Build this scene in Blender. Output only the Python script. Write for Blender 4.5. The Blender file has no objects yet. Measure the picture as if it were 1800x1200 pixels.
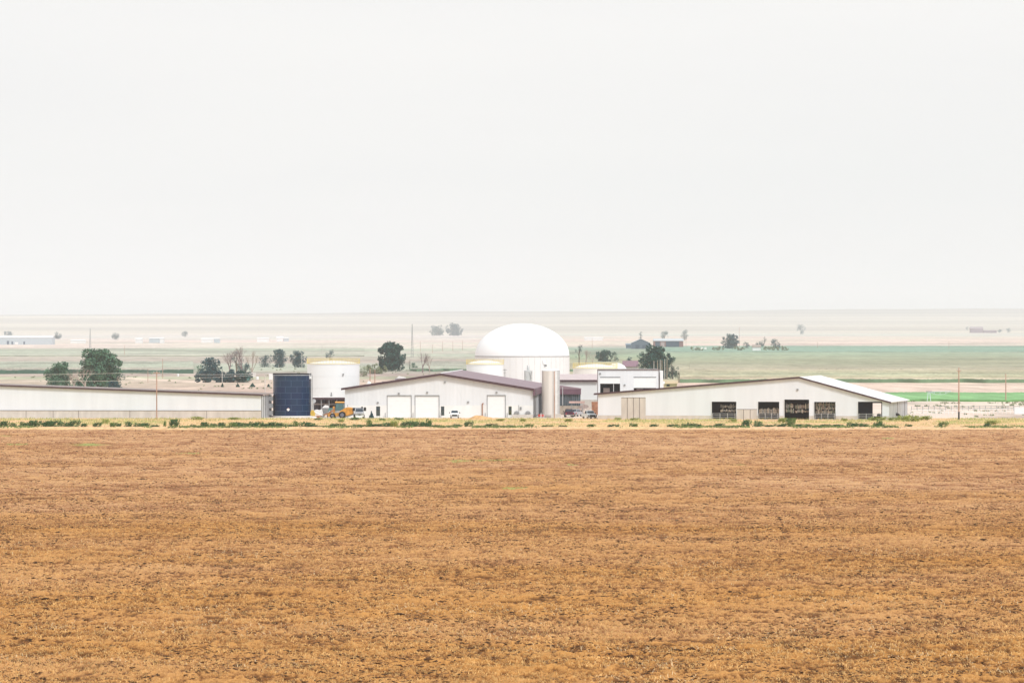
import bpy, math, random
import numpy as np
from mathutils import Vector, Matrix
S = bpy.context.scene
COL = S.collection
R = math.radians
# ------------------------------------------------------------------ camera, sky, sun, exposure
F, H, HY = 10000.0, 21.3, 575.0          # focal length in photo pixels, eye height, horizon row
cam = bpy.data.objects.new('camera', bpy.data.cameras.new('camera')); COL.objects.link(cam)
cam.location = (0, 0, H); cam.rotation_euler = (R(90), 0, 0)
cam.data.lens = 200; cam.data.sensor_width = 36; cam.data.shift_y = -25/1800
cam.data.clip_start = 1; cam.data.clip_end = 80000
S.camera = cam
SUN_EL, SUN_AZ = 46, 148                  # azimuth clockwise from +Y: behind the camera, to the right
W = bpy.data.worlds.new('World'); S.world = W; W.use_nodes = True
wn = W.node_tree; bg = wn.nodes['Background']; bg.inputs[1].default_value = 0.10
sky = wn.nodes.new('ShaderNodeTexSky'); sky.sky_type = 'NISHITA'; sky.sun_disc = False
sky.sun_elevation = R(SUN_EL); sky.sun_rotation = R(SUN_AZ); sky.dust_density = 4; sky.air_density = 1
tc = wn.nodes.new('ShaderNodeTexCoord'); mp = wn.nodes.new('ShaderNodeMapping'); mp.inputs['Scale'].default_value = (6, 6, 40)
nz = wn.nodes.new('ShaderNodeTexNoise'); nz.inputs['Scale'].default_value = 1.3; nz.inputs['Detail'].default_value = 4
wn.links.new(tc.outputs['Generated'], mp.inputs[0]); wn.links.new(mp.outputs[0], nz.inputs[0])
cr = wn.nodes.new('ShaderNodeValToRGB'); cr.color_ramp.elements[0].position = .3; cr.color_ramp.elements[1].position = .7
cr.color_ramp.elements[0].color = (.945, .95, .955, 1); cr.color_ramp.elements[1].color = (.985, .985, .98, 1)
wn.links.new(nz.outputs[0], cr.inputs[0])
cl = wn.nodes.new('ShaderNodeMix'); cl.data_type = 'RGBA'; cl.blend_type = 'MULTIPLY'; cl.inputs[0].default_value = 1
cl.inputs[7].default_value = (6.30, 6.28, 6.24, 1)          # bright, even overcast layer
wn.links.new(cr.outputs[0], cl.inputs[6])
mx = wn.nodes.new('ShaderNodeMix'); mx.data_type = 'RGBA'; mx.inputs[0].default_value = .95
wn.links.new(sky.outputs[0], mx.inputs[6]); wn.links.new(cl.outputs[2], mx.inputs[7]); wn.links.new(mx.outputs[2], bg.inputs[0])
sd = bpy.data.lights.new('sun', 'SUN'); sd.energy = 1.5; sd.angle = R(11); sd.color = (1, .995, .98)
sun = bpy.data.objects.new('sun', sd); COL.objects.link(sun); sun.location = (300, -300, 500)
dv = Vector((math.sin(R(SUN_AZ))*math.cos(R(SUN_EL)), math.cos(R(SUN_AZ))*math.cos(R(SUN_EL)), math.sin(R(SUN_EL))))
sun.rotation_euler = dv.to_track_quat('Z', 'Y').to_euler()
S.view_settings.view_transform = 'Standard'; S.view_settings.look = 'None'; S.view_settings.gamma = 1
S.view_settings.exposure = 0.66
S.cycles.use_denoising = True
S.cycles.denoising_input_passes = 'RGB_ALBEDO_NORMAL'; S.cycles.denoising_prefilter = 'ACCURATE'
try: S.cycles.denoiser = 'OPENIMAGEDENOISE'
except Exception: pass
S.cycles.max_bounces = 6; S.cycles.volume_bounces = 1; S.cycles.transparent_max_bounces = 8
HAZE = 4.5e-5

# ------------------------------------------------------------------ helpers
rng = np.random.default_rng(7); random.seed(7)
def XY(px, D): return (px-900)*D/F
def DG(py):                               # distance at which the ground is seen at a row
    if py > 600: return H*F/(py-HY)
    D = 8000.
    while D < 40000 and HY+(H-float(gz(0, D)))*F/D > py: D += 50
    return D
def tag(o, label=None, cat=None, group=None, kind=None):
    if label: o['label'] = label
    if cat: o['category'] = cat
    if group: o['group'] = group
    if kind: o['kind'] = kind
    return o
def thing(name, label, cat, loc, rz=0, group=None):
    o = bpy.data.objects.new(name, None); o.empty_display_size = .5; COL.objects.link(o)
    o.location = loc; o.rotation_euler = (0, 0, rz)
    return tag(o, label, cat, group)
def link_mesh(name, me, m, parent=None, smooth=False):
    me.materials.append(m)
    if smooth: me.polygons.foreach_set('use_smooth', [True]*len(me.polygons))
    o = bpy.data.objects.new(name, me); COL.objects.link(o)
    if parent is not None: o.parent = parent
    return o
def npmesh(name, v, f, m, parent=None, attrs=None, smooth=False):
    v = np.asarray(v, np.float32).reshape(-1, 3); f = np.asarray(f, np.int32); k = f.shape[1]
    me = bpy.data.meshes.new(name)
    me.vertices.add(len(v)); me.vertices.foreach_set('co', v.ravel())
    me.loops.add(f.size); me.loops.foreach_set('vertex_index', f.ravel())
    me.polygons.add(len(f)); me.polygons.foreach_set('loop_start', np.arange(0, f.size, k, dtype=np.int32))
    me.update(calc_edges=True)
    for an, (ty, data) in (attrs or {}).items():
        a = me.attributes.new(an, ty, 'POINT')
        a.data.foreach_set('value' if ty == 'FLOAT' else 'color', np.asarray(data, np.float32).ravel())
    return link_mesh(name, me, m, parent, smooth)
class MB:
    def __init__(s): s.v = []; s.f = []
    def add(s, vs, fs):
        b = len(s.v); s.v += [tuple(p) for p in vs]; s.f += [tuple(i+b for i in q) for q in fs]; return s
    def box(s, x0, x1, y0, y1, z0, z1):
        return s.add([(x0,y0,z0),(x1,y0,z0),(x1,y1,z0),(x0,y1,z0),(x0,y0,z1),(x1,y0,z1),(x1,y1,z1),(x0,y1,z1)],
            [(0,3,2,1),(4,5,6,7),(0,1,5,4),(1,2,6,5),(2,3,7,6),(3,0,4,7)])
    def prism(s, poly, a, b, ax='y'):      # polygon in (x,z) extruded in y, or (y,z) in x, or (x,y) in z
        n = len(poly)
        g = {'y': lambda p, t: (p[0], t, p[1]), 'x': lambda p, t: (t, p[0], p[1]), 'z': lambda p, t: (p[0], p[1], t)}[ax]
        vs = [g(p, a) for p in poly]+[g(p, b) for p in poly]
        fs = [tuple(range(n)), tuple(range(2*n-1, n-1, -1))]+[(i, i+n, (i+1) % n+n, (i+1) % n) for i in range(n)]
        return s.add(vs, fs)
    def tube(s, p, q, r0, r1=None, n=6):
        r1 = r0 if r1 is None else r1
        p, q = Vector(p), Vector(q); d = q-p
        if d.length < 1e-6: return s
        k = d.to_track_quat('Z', 'Y'); vs = []
        for c, r in ((p, r0), (q, r1)):
            for i in range(n):
                a = 2*math.pi*i/n; vs.append(c+k @ Vector((r*math.cos(a), r*math.sin(a), 0)))
        return s.add(vs, [(i, (i+1) % n, (i+1) % n+n, i+n) for i in range(n)]+[tuple(range(n-1, -1, -1)), tuple(range(n, 2*n))])
    def lathe(s, prof, n=32, c=(0, 0, 0), ax='z'):
        vs = []
        for r, z in prof:
            for i in range(n):
                a = 2*math.pi*i/n; x, y = max(r, .001)*math.cos(a), max(r, .001)*math.sin(a)
                vs.append((c[0]+x, c[1]+y, c[2]+z) if ax == 'z' else ((c[0]+x, c[1]+z, c[2]+y) if ax == 'y' else (c[0]+z, c[1]+x, c[2]+y)))
        fs = []
        for j in range(len(prof)-1):
            fs += [(j*n+i, j*n+(i+1) % n, (j+1)*n+(i+1) % n, (j+1)*n+i) for i in range(n)]
        fs += [tuple(range(n-1, -1, -1)), tuple(range((len(prof)-1)*n, len(prof)*n))]
        return s.add(vs, fs)
    def build(s, name, m, parent=None, smooth=False):
        me = bpy.data.meshes.new(name); me.from_pydata(s.v, [], s.f); me.update()
        o = link_mesh(name, me, m, parent)
        if smooth:
            me.polygons.foreach_set('use_smooth', [True]*len(me.polygons))
            try: me.set_sharp_from_angle(angle=R(40))
            except Exception: pass
        return o
def copy_tree(o, parent=None):
    c = o.copy(); COL.objects.link(c); c.parent = parent
    for ch in list(o.children): copy_tree(ch, c)
    return c

def vnoise(x, y, seed=0):                 # value noise on arrays
    r = np.random.default_rng(seed).random((256, 256)).astype(np.float32)
    xi, yi = np.floor(x).astype(int), np.floor(y).astype(int); fx, fy = x-xi, y-yi
    fx = fx*fx*(3-2*fx); fy = fy*fy*(3-2*fy)
    a, b, c, d = r[yi & 255, xi & 255], r[yi & 255, (xi+1) & 255], r[(yi+1) & 255, xi & 255], r[(yi+1) & 255, (xi+1) & 255]
    return (a*(1-fx)+b*fx)*(1-fy)+(c*(1-fx)+d*fx)*fy
def fbm(x, y, seed=0, o=4):
    t = 0; a = 1; n = 0
    for i in range(o): t = t+a*vnoise(x*2**i, y*2**i, seed+i); n += a; a *= .5
    return t/n

# ------------------------------------------------------------------ materials
_M = {}
def mat(name, col, rough=.8, var=.12, scale=1.0, metal=0, ribs=None, spec=.3, stretch=(1, 1, 1), bump=0, dark=None, alpha=None):
    if name in _M: return _M[name]
    m = bpy.data.materials.new(name); m.use_nodes = True; _M[name] = m
    t = m.node_tree; b = t.nodes['Principled BSDF']
    b.inputs['Roughness'].default_value = rough; b.inputs['Metallic'].default_value = metal
    b.inputs['Specular IOR Level'].default_value = spec
    c = t.nodes.new('ShaderNodeTexCoord'); mp = t.nodes.new('ShaderNodeMapping'); mp.inputs['Scale'].default_value = stretch
    t.links.new(c.outputs['Object'], mp.inputs[0])
    n = t.nodes.new('ShaderNodeTexNoise'); n.inputs['Scale'].default_value = scale; n.inputs['Detail'].default_value = 5
    t.links.new(mp.outputs[0], n.inputs[0])
    r = t.nodes.new('ShaderNodeValToRGB'); r.color_ramp.elements[0].position = .3; r.color_ramp.elements[1].position = .7
    lo = dark or tuple(x*(1-var*1.6) for x in col)
    r.color_ramp.elements[0].color = (*lo, 1); r.color_ramp.elements[1].color = (*[min(1, x*(1+var*.6)) for x in col], 1)
    t.links.new(n.outputs[0], r.inputs[0]); out = r.outputs[0]
    nrm = None
    if ribs:                              # (axis, ribs per metre, strength)
        w = t.nodes.new('ShaderNodeTexWave'); w.wave_type = 'BANDS'; w.bands_direction = ribs[0]
        w.inputs['Scale'].default_value = ribs[1]/3.18; w.inputs['Distortion'].default_value = .15
        t.links.new(c.outputs['Object'], w.inputs[0])
        bp = t.nodes.new('ShaderNodeBump'); bp.inputs['Strength'].default_value = ribs[2]; bp.inputs['Distance'].default_value = .05
        t.links.new(w.outputs[1], bp.inputs['Height']); nrm = bp.outputs[0]
    if bump:
        bp = t.nodes.new('ShaderNodeBump'); bp.inputs['Strength'].default_value = bump; bp.inputs['Distance'].default_value = .1
        t.links.new(n.outputs[0], bp.inputs['Height']); nrm = bp.outputs[0]
    if nrm: t.links.new(nrm, b.inputs['Normal'])
    t.links.new(out, b.inputs['Base Color'])
    return m
def attr_mat(name, amp=.25, scale=.02, stretch=(1, 3, 1), rough=.95):
    m = bpy.data.materials.new(name); m.use_nodes = True; t = m.node_tree; b = t.nodes['Principled BSDF']
    b.inputs['Roughness'].default_value = rough; b.inputs['Specular IOR Level'].default_value = .1
    a = t.nodes.new('ShaderNodeAttribute'); a.attribute_name = 'Col'
    c = t.nodes.new('ShaderNodeTexCoord'); mp = t.nodes.new('ShaderNodeMapping'); mp.inputs['Scale'].default_value = stretch
    n = t.nodes.new('ShaderNodeTexNoise'); n.inputs['Scale'].default_value = scale; n.inputs['Detail'].default_value = 8; n.inputs['Roughness'].default_value = .7
    t.links.new(c.outputs['Object'], mp.inputs[0]); t.links.new(mp.outputs[0], n.inputs[0])
    mr = t.nodes.new('ShaderNodeMapRange'); mr.inputs[1].default_value = .3; mr.inputs[2].default_value = .7
    mr.inputs[3].default_value = 1-amp; mr.inputs[4].default_value = 1+amp
    t.links.new(n.outputs[0], mr.inputs[0])
    x = t.nodes.new('ShaderNodeVectorMath'); x.operation = 'SCALE'
    t.links.new(a.outputs['Color'], x.inputs[0]); t.links.new(mr.outputs[0], x.inputs['Scale']); t.links.new(x.outputs[0], b.inputs['Base Color'])
    return m
def leaf_mat(name, c1, c2, scale=.35):
    m = mat(name, c2, rough=.7, scale=scale, dark=c1, spec=.15, var=.1)
    b = m.node_tree.nodes['Principled BSDF']
    return m
M_white = mat('white ribbed steel', (.71, .735, .765), rough=.55, var=.04, scale=.5, stretch=(1, 1, .12), ribs=('X', 1.1, .25))
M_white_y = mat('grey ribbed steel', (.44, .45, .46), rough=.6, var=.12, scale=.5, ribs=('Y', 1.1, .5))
M_white2 = mat('white painted panel', (.77, .785, .79), rough=.6, var=.03, scale=.2, stretch=(1, 1, .3))
M_door = mat('white roll-up door', (.79, .81, .82), rough=.5, var=.02, ribs=('Z', 1.6, .25))
M_conc = mat('weathered pale concrete', (.60, .56, .51), rough=.9, var=.10, scale=.8, stretch=(1, 1, .35))
M_concL = mat('whitewashed concrete', (.78, .785, .775), rough=.9, var=.05, scale=.5, stretch=(1, 1, .4))
M_joint = mat('dark joint', (.14, .11, .10), rough=.9)
M_trim = mat('maroon brown trim', (.075, .04, .05), rough=.6)
M_roofP = mat('faded maroon roof steel', (.26, .18, .21), rough=.5, var=.06, scale=.1, ribs=('Y', .9, .3))
M_roofPd = mat('maroon steel', (.15, .08, .11), rough=.5, var=.1, ribs=('Y', .9, .3))
M_roofW = mat('galvanised white roof', (.82, .82, .82), rough=.4, var=.04, scale=.2, ribs=('Y', .9, .2))
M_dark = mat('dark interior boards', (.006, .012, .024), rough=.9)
M_black = mat('black rubber', (.015, .015, .017), rough=.7)
M_metal = mat('galvanised pipe', (.55, .56, .57), rough=.4, metal=.3)
M_grey = mat('grey steel', (.30, .31, .32), rough=.5, var=.15)
M_tankW = mat('white tank paint', (.80, .82, .83), rough=.45, var=.025, scale=.25, stretch=(1, 1, .25))
M_tankC = mat('cream tank paint', (.80, .78, .74), rough=.5, var=.04, scale=.3, stretch=(1, 1, .25))
M_dome = mat('white membrane', (.86, .875, .885), rough=.45, var=.01, scale=.1)
M_yel = mat('yellow railing paint', (.82, .66, .24), rough=.5, var=.1)
M_silo = mat('stained grey white silo', (.70, .66, .62), rough=.6, var=.13, scale=.9, stretch=(1, 1, .06))
M_curt = mat('grey weathered curtain', (.12, .13, .15), rough=.8, scale=2.2, stretch=(1, 1, .18), var=.3, dark=(.02, .03, .045))
M_curt2 = mat('blue grey curtain', (.075, .10, .12), rough=.8, scale=3, stretch=(1, 1, .12), var=.5)
M_pole = mat('reddish wood pole', (.50, .31, .24), rough=.9, scale=3, stretch=(1, 1, .1), var=.25)
M_polep = mat('pale pole', (.60, .56, .52), rough=.8, var=.1)
M_glass = mat('dark window glass', (.03, .05, .07), rough=.1, spec=.6)
M_glassT = mat('tinted cab glass', (.07, .17, .20), rough=.15, spec=.6)
M_orange = mat('orange yellow paint', (.72, .33, .06), rough=.5, var=.25, scale=1.2)
M_cabo = mat('orange cab roof', (.85, .42, .10), rough=.45)
M_tan = mat('tan wood panel', (.60, .47, .30), rough=.8)
M_rust = mat('rusty steel', (.42, .20, .12), rough=.9, var=.3, scale=2)
M_red = mat('red paint', (.50, .07, .06), rough=.6)
M_chrome = mat('bright chrome', (.6, .6, .6), rough=.2, metal=.8)
M_trunk = mat('grey brown bark', (.16, .12, .09), rough=.95)
M_bare = mat('bleached dead branches', (.42, .35, .30), rough=.95)
M_bareP = mat('purple brown twigs', (.26, .19, .19), rough=.95)
L_dark = leaf_mat('dark green leaves', (.010, .050, .046), (.045, .125, .095), .5)
L_bush = leaf_mat('bush green leaves', (.03, .085, .03), (.08, .18, .06), 1.5)
L_mid = leaf_mat('mid green leaves', (.030, .090, .065), (.135, .245, .145), .4)
L_teal = leaf_mat('blue green leaves', (.012, .055, .070), (.05, .125, .13), .4)
L_lime = leaf_mat('yellow green leaves', (.16, .20, .04), (.38, .42, .10), 1.5)
L_weed = leaf_mat('weed green leaves', (.05, .11, .03), (.15, .25, .06), 1.5)
L_sage = leaf_mat('sage scrub', (.16, .19, .11), (.30, .33, .20), .8)

# ------------------------------------------------------------------ the ground
def gz(x, Y):                             # terrain height
    x = np.asarray(x, float); Y = np.asarray(Y, float)
    z = np.interp(Y, [0, 14000, 17000, 20000, 24000, 28000, 32000, 36000, 41000, 47500], [0, 0, 3, 12, 36, 66, 94, 118, 95, 40])
    k = np.clip((Y-16000)/14000, 0, 1)
    z = z+k*(26*(fbm(x/2600+7, Y/6000, 11, 4)-.5)+6*(fbm(x/700+3, Y/2500, 21, 3)-.5))
    z = z+1.5*np.clip((Y-30000)/5000, 0, 1)*np.interp(x/Y*F+900, [-600, 0, 500, 800, 1200, 1700, 2300], [-14, -12, -6, 4, 2, 16, 10])
    return z
def alb(rgb, D, sunf=1.0):                # albedo that would give a photo colour at a distance through the haze
    c = (np.asarray(rgb, float)/255.0); c = np.where(c < .04045, c/12.92, ((c+.055)/1.055)**2.4)
    t = math.exp(-HAZE*min(D, 16000)); a = (c-(1-t)*np.array([.83, .84, .845]))/(t*1.37*sunf)
    return np.clip(a, .02, .72)
rows = [(735, (247, 226, 210), (250, 230, 214)), (705, (240, 218, 203), (250, 232, 216)), (704.9, (232, 208, 193), (190, 212, 170)), (691, (228, 204, 190), (190, 212, 170)),
        (690.9, (228, 204, 190), (238, 210, 196)), (684, (226, 203, 188), (226, 203, 190)), (680, (226, 203, 188), (238, 212, 198)), (674, (226, 205, 188), (238, 212, 198)), (668, (222, 200, 186), (222, 210, 180)),
        (663, (205, 207, 180), (212, 210, 182)), (658, (212, 192, 184), (215, 208, 180)), (650, (206, 208, 192), (208, 198, 178)), (640, (204, 207, 192), (188, 192, 168)),
        (639, (206, 199, 186), (190, 193, 168)), (626, (208, 202, 190), (188, 194, 172)), (625, (213, 214, 199), (186, 196, 174)), (613, (213, 215, 200), (192, 203, 188)),
        (612, (240, 229, 219), (190, 206, 194)), (608, (240, 229, 219), (240, 227, 216)), (600, (240, 229, 220), (240, 227, 216)), (592, (236, 231, 226), (238, 228, 219)), (588, (238, 233, 228), (222, 228, 224)),
        (584, (238, 234, 229), (232, 232, 228)), (576, (240, 236, 232), (240, 235, 230))]
ry = np.array([r[0] for r in rows])[::-1]
def ground_col(x, Y):
    py = HY+H*F/Y; px = x/Y*F+900
    wob = (fbm(x/900*1500/np.maximum(Y, 1500), Y/500, 31, 3)-.5)
    pyw = py+wob*np.clip((py-590)/20, 0, 2)*2.6
    out = np.zeros(x.shape+(3,)); 
    tl = np.array([alb(r[1], H*F/(r[0]-HY)) for r in rows])[::-1]; tr = np.array([alb(r[2], H*F/(r[0]-HY)) for r in rows])[::-1]
    k = np.clip((px+(fbm(x/300, Y/900, 5, 3)-.5)*260-860)/60, 0, 1)
    for i in range(3):
        out[..., i] = np.interp(pyw, ry, tl[:, i])*(1-k)+np.interp(pyw, ry, tr[:, i])*k
    # darker streaks of rows, hedges and ditches
    st = vnoise(x/np.maximum(Y, 1)*60+3, 1e6/np.maximum(Y, 500)/14.0, 41)
    out *= (1-.22*np.clip((st-.62)*4, 0, 1)*np.clip((py-583)/25, 0, 1))[..., None]
    n = fbm(x/40, Y/160, 51, 4)[..., None]
    out *= (.82+.36*n)
    q2 = fbm(x/260+9, Y/700, 57, 3)[..., None]; q3 = fbm(x/180+2, Y/420, 58, 3)[..., None]
    out *= 1+np.clip((q2-.5)*3, -1, 1)*np.array([-.07, .02, -.02])+np.clip((q3-.5)*3, -1, 1)*.06
    far = np.clip((Y-13500)/4500, 0, 1)[..., None]
    hb = fbm(x/3500, Y/2600, 61, 4)
    hs = fbm(x/9000, Y/900, 63, 4)
    hill = np.array([.50, .44, .35])*(.65+.8*hb[..., None])*(.68+.7*hs[..., None])
    hill *= (1-.45*np.clip((Y-29500)/4000, 0, 1))[..., None]
    out = out*(1-far)+hill*far
    road = np.exp(-((px-(500-(680-py)*18))/26)**2)*((py > 660) & (py < 683) & (px < 360))
    out = out*(1-road[..., None])+np.array([.72, .58, .48])*road[..., None]
    return np.clip(out, .01, .8)
Ys = np.concatenate([[-300, -100, 0, 60, 120, 200, 300, 450, 700, 1000, 1180], H*F/(np.arange(755, 590, -.5)-HY), np.arange(14700, 47500, 260)])
u = np.linspace(-1, 1, 361); u = np.sign(u)*(.42*np.abs(u)+.58*np.abs(u)**3)
halfw = np.interp(Ys, [-300, 1200, 15000, 47500], [700, 1000, 6500, 9400])
X2 = u[None, :]*halfw[:, None]; Y2 = np.repeat(Ys[:, None], len(u), 1)
Z2 = gz(X2, np.maximum(Y2, 1))
nearf = Y2 < 1330
gc = np.ones(X2.shape+(4,)); gc[..., :3] = ground_col(X2, np.maximum(Y2, 600))
soilc = np.array([.36, .20, .09])
gc[..., :3] = np.where((Y2 < 1184)[..., None], soilc, gc[..., :3])
Z2 = np.where(Y2 < 1184, Z2-.25, Z2); Z2 = np.where(Y2 < 1326, Z2-.03, Z2)
def grid_faces(nr, nc):
    i = np.arange(nr-1)[:, None]*nc+np.arange(nc-1)[None, :]
    return np.stack([i, i+1, i+nc+1, i+nc], -1).reshape(-1, 4)
M_ground = attr_mat('dry plains ground', .30, .11, (1, .09, 1))
g = npmesh('ground', np.stack([X2, Y2, Z2], -1), grid_faces(*X2.shape), M_ground, attrs={'Col': ('FLOAT_COLOR', gc)}, smooth=True)
tag(g, kind='structure')

# ploughed field: a real rough surface of clods, ridges and straw
def yseq(a, b, s0, p):
    ys = [a]
    while ys[-1] < b: ys.append(ys[-1]+s0*(ys[-1]/341)**p)
    ys[-1] = b; return np.array(ys)
fy = yseq(326, 1184, .33, 1.55)
fu = np.linspace(-.104, .104, 1500)
FX = fu[None, :]*fy[:, None]; FY = np.repeat(fy[:, None], 1500, 1)
n0 = rng.random(FX.shape)
def flat_noise(sx, sy, seed, o=1): return fbm(FX/sx+50, FY/sy+50, seed, o)
big = flat_noise(40, 28, 71, 4); band = flat_noise(60, 9, 72, 3); rid = flat_noise(2.2, 2.6, 73, 3)
fine = (flat_noise(.20, 1.0, 74, 1)+flat_noise(.30, 1.8, 741, 1)+.9*flat_noise(.9, 2.6, 742, 1)+.7*flat_noise(2.4, 3.0, 743, 1))
ff = flat_noise(1.1, 2.6, 744, 1)+.8*flat_noise(2.6, 5, 745, 1)+.5*flat_noise(9, 6, 746, 1)
fine = (fine-fine.mean())/fine.std(); ff = (ff-ff.mean())/ff.std(); kf = np.clip((FY-450)/450, 0, .75)
fine = (fine*(1-kf)+ff*kf)*.25+.5
amp = np.interp(FY, [326, 1184], [1, 1.35])
FZ = (.22*(rid-.5)+.20*(fine-.5)+.07*(n0-.5))*amp+.1*(band-.5)
FZ[0] = -.4
straw = np.clip(.75*(big-.5)+.25*(band-.5)+1.55*(fine-.5)+1.15*(n0-.5)+.46+.6*(rid-.5), 0, 1)
redd = np.clip(.25+1.2*(flat_noise(55, 40, 75, 3)-.5)+.8*np.clip((FY-380)/760, 0, 1), 0, 1)[..., None]
c_soil = np.array([.175, .062, .009])*(1-redd)+np.array([.30, .122, .048])*redd
c_str = np.array([.52, .250, .066])*(1-redd)+np.array([.58, .335, .165])*redd
s3 = straw[..., None]
fc = np.ones(FX.shape+(4,)); fc[..., :3] = c_soil*(1-s3)+c_str*s3
clus = flat_noise(2.2, 3.2, 79, 2)*.6+flat_noise(9, 10, 80, 2)*.5
low_dark = np.clip((.34+.5*(clus-.55)-fine)*6, 0, 1)*np.clip((n0-.2)*2, 0, 1)*np.interp(FY, [330, 1184], [1, .6])
fc[..., :3] *= (1-.62*low_dark)[..., None]   # darker clustered spots where the fine relief is low
gpatch = np.exp(-((FX/FY*F+900-157)/24)**2)*((FY > H*F/(783-HY)) & (FY < H*F/(779-HY)))+((vnoise(FX/9, FY/26, 77) > .955) & (n0 > .35) & (FY > 700))
gpatch = np.clip(gpatch, 0, 1)[..., None]*.8
fc[..., :3] = fc[..., :3]*(1-gpatch)+np.array([.30, .36, .10])*gpatch
M_field = attr_mat('ploughed soil with straw', .12, 3.0, (1, .4, 1))
g = npmesh('plowed_field', np.stack([FX, FY, FZ], -1), grid_faces(*FX.shape), M_field, attrs={'Col': ('FLOAT_COLOR', fc)})
tag(g, kind='structure')
def scatter_pts(n, D0, D1, half=.1, power=1.0):   # more points close by
    q = rng.random(n)**power; D = 1/(1/D0+(1/D1-1/D0)*q); x = (rng.random(n)*2-1)*half*D; return x, D
def fieldz(x, D):
    j = np.clip(np.searchsorted(fy, D), 0, len(fy)-1); i = np.clip(((x/D+.104)/.208*1499).astype(int), 0, 1499); return FZ[j, i]
def clods(name, n, m, s0, s1, a=330):
    x, D = scatter_pts(n*2, a, 1180); k = (.6*vnoise(x/1.4+3, D/3, 97)+.7*vnoise(x/9, D/11, 98)) > .60; x, D = x[k], D[k]; n = len(x); z = fieldz(x, D)-.02
    sz = (s0+(s1-s0)*rng.random(n)**2.5)*np.interp(D, [330, 1180], [1, 1.25])
    base = np.array([(1, 0, 0), (0, 1, 0), (-1, 0, 0), (0, -1, 0), (0, 0, .62), (.7, .7, .3), (-.7, .7, .35), (0, 0, -.5)], float)[None]*(1+.5*(rng.random((n, 8, 3))-.5))
    a = rng.random(n)*6.28; ca, sa = np.cos(a), np.sin(a)
    bx = base[..., 0]*ca[:, None]-base[..., 1]*sa[:, None]; by = base[..., 0]*sa[:, None]+base[..., 1]*ca[:, None]
    wx = (1+rng.random(n)*1.3)[:, None]
    v = np.stack([x[:, None]+bx*sz[:, None]*wx, D[:, None]+by*sz[:, None], z[:, None]+base[..., 2]*sz[:, None]+sz[:, None]*.1], -1)
    t = np.array([(0, 5, 4), (5, 1, 4), (1, 6, 4), (6, 2, 4), (2, 3, 4), (3, 0, 4), (0, 1, 5), (1, 2, 6), (0, 3, 7), (3, 2, 7)])
    f = (np.arange(n)[:, None, None]*8+t[None]).reshape(-1, 3)
    return npmesh(name, v, f, m)
M_clod = mat('dark moist clods', (.085, .036, .011), rough=.95, var=.4, scale=.3)
M_clod2 = mat('dry brown clods', (.26, .13, .055), rough=.95, var=.3, scale=.3)
tag(clods('soil_clods', 24000, M_clod, .035, .13), 'dark soil clods scattered over the ploughed field', 'soil clods', kind='stuff')
tag(clods('far_clods', 30000, M_clod, .04, .10, 560), 'small dark soil crumbs over the far half of the field', 'soil clods', kind='stuff')
tag(clods('large_clods', 600, M_clod, .09, .22), 'large dark clods turned up here and there in the field', 'soil clods', kind='stuff')
tag(clods('dry_clods', 26000, M_clod2, .04, .11), 'dry brown soil clods scattered over the ploughed field', 'soil clods', kind='stuff')
def blades(name, x, D, z, hgt, wid, m, lean=.8, up=.5, tri=True):
    n = len(x); a = rng.random(n)*6.28; el = up+(rng.random(n)-.3)*lean; L = hgt
    dx, dy, dz = np.cos(a)*np.cos(el)*L, np.sin(a)*np.cos(el)*L, np.abs(np.sin(el))*L
    w = wid/2
    p = np.stack([x, D, z], -1)
    e = p+np.stack([dx, dy, dz], -1)
    mid = p+np.stack([dx*.45, dy*.45, dz*.68], -1)
    wv = np.stack([w*np.ones(n), np.zeros(n), w*.35*(rng.random(n)-.5)], -1)
    wv[:, 2] += np.where(np.abs(dx) > dz, w, 0); 
    v = np.stack([p-wv, p+wv, mid+wv*.9, mid-wv*.9, e], 1)
    i = np.arange(n)[:, None]*5
    f1 = np.concatenate([i+np.array([[0, 1, 2]]), i+np.array([[0, 2, 3]]), i+np.array([[3, 2, 4]])], 0)
    return npmesh(name, v, f1, m)
M_straw = mat('pale straw', (.74, .46, .18), rough=.8, var=.35, scale=.25)
M_strawW = mat('bleached straw', (.72, .54, .32), rough=.8, var=.2, scale=.25)
n = 260000; x, D = scatter_pts(n, 330, 1180)
k = vnoise(x/6+9, D/6+9, 83)+.5*vnoise(x/1.2, D/2.0, 84) > .62; x, D = x[k], D[k]; n = len(x)
tag(blades('straw_litter', x, D, fieldz(x, D)-.01, (.07+.22*rng.random(n)**1.5)*np.interp(D, [330, 1180], [1, 1.4]), .02+.025*rng.random(n), M_straw, up=.45), 'pale straw stubble lying over the brown field', 'straw', kind='stuff')
n = 30000; x, D = scatter_pts(n, 330, 1100); k = vnoise(x/8+2, D/8+4, 85) > .62; x, D = x[k], D[k]; n = len(x)
tag(blades('bleached_straw', x, D, fieldz(x, D), (.10+.25*rng.random(n)**2)*np.interp(D, [330, 1180], [1, 1.3]), .02+.03*rng.random(n), M_strawW, up=.5), 'bleached curls of straw in loose patches on the field', 'straw', kind='stuff')

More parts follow.
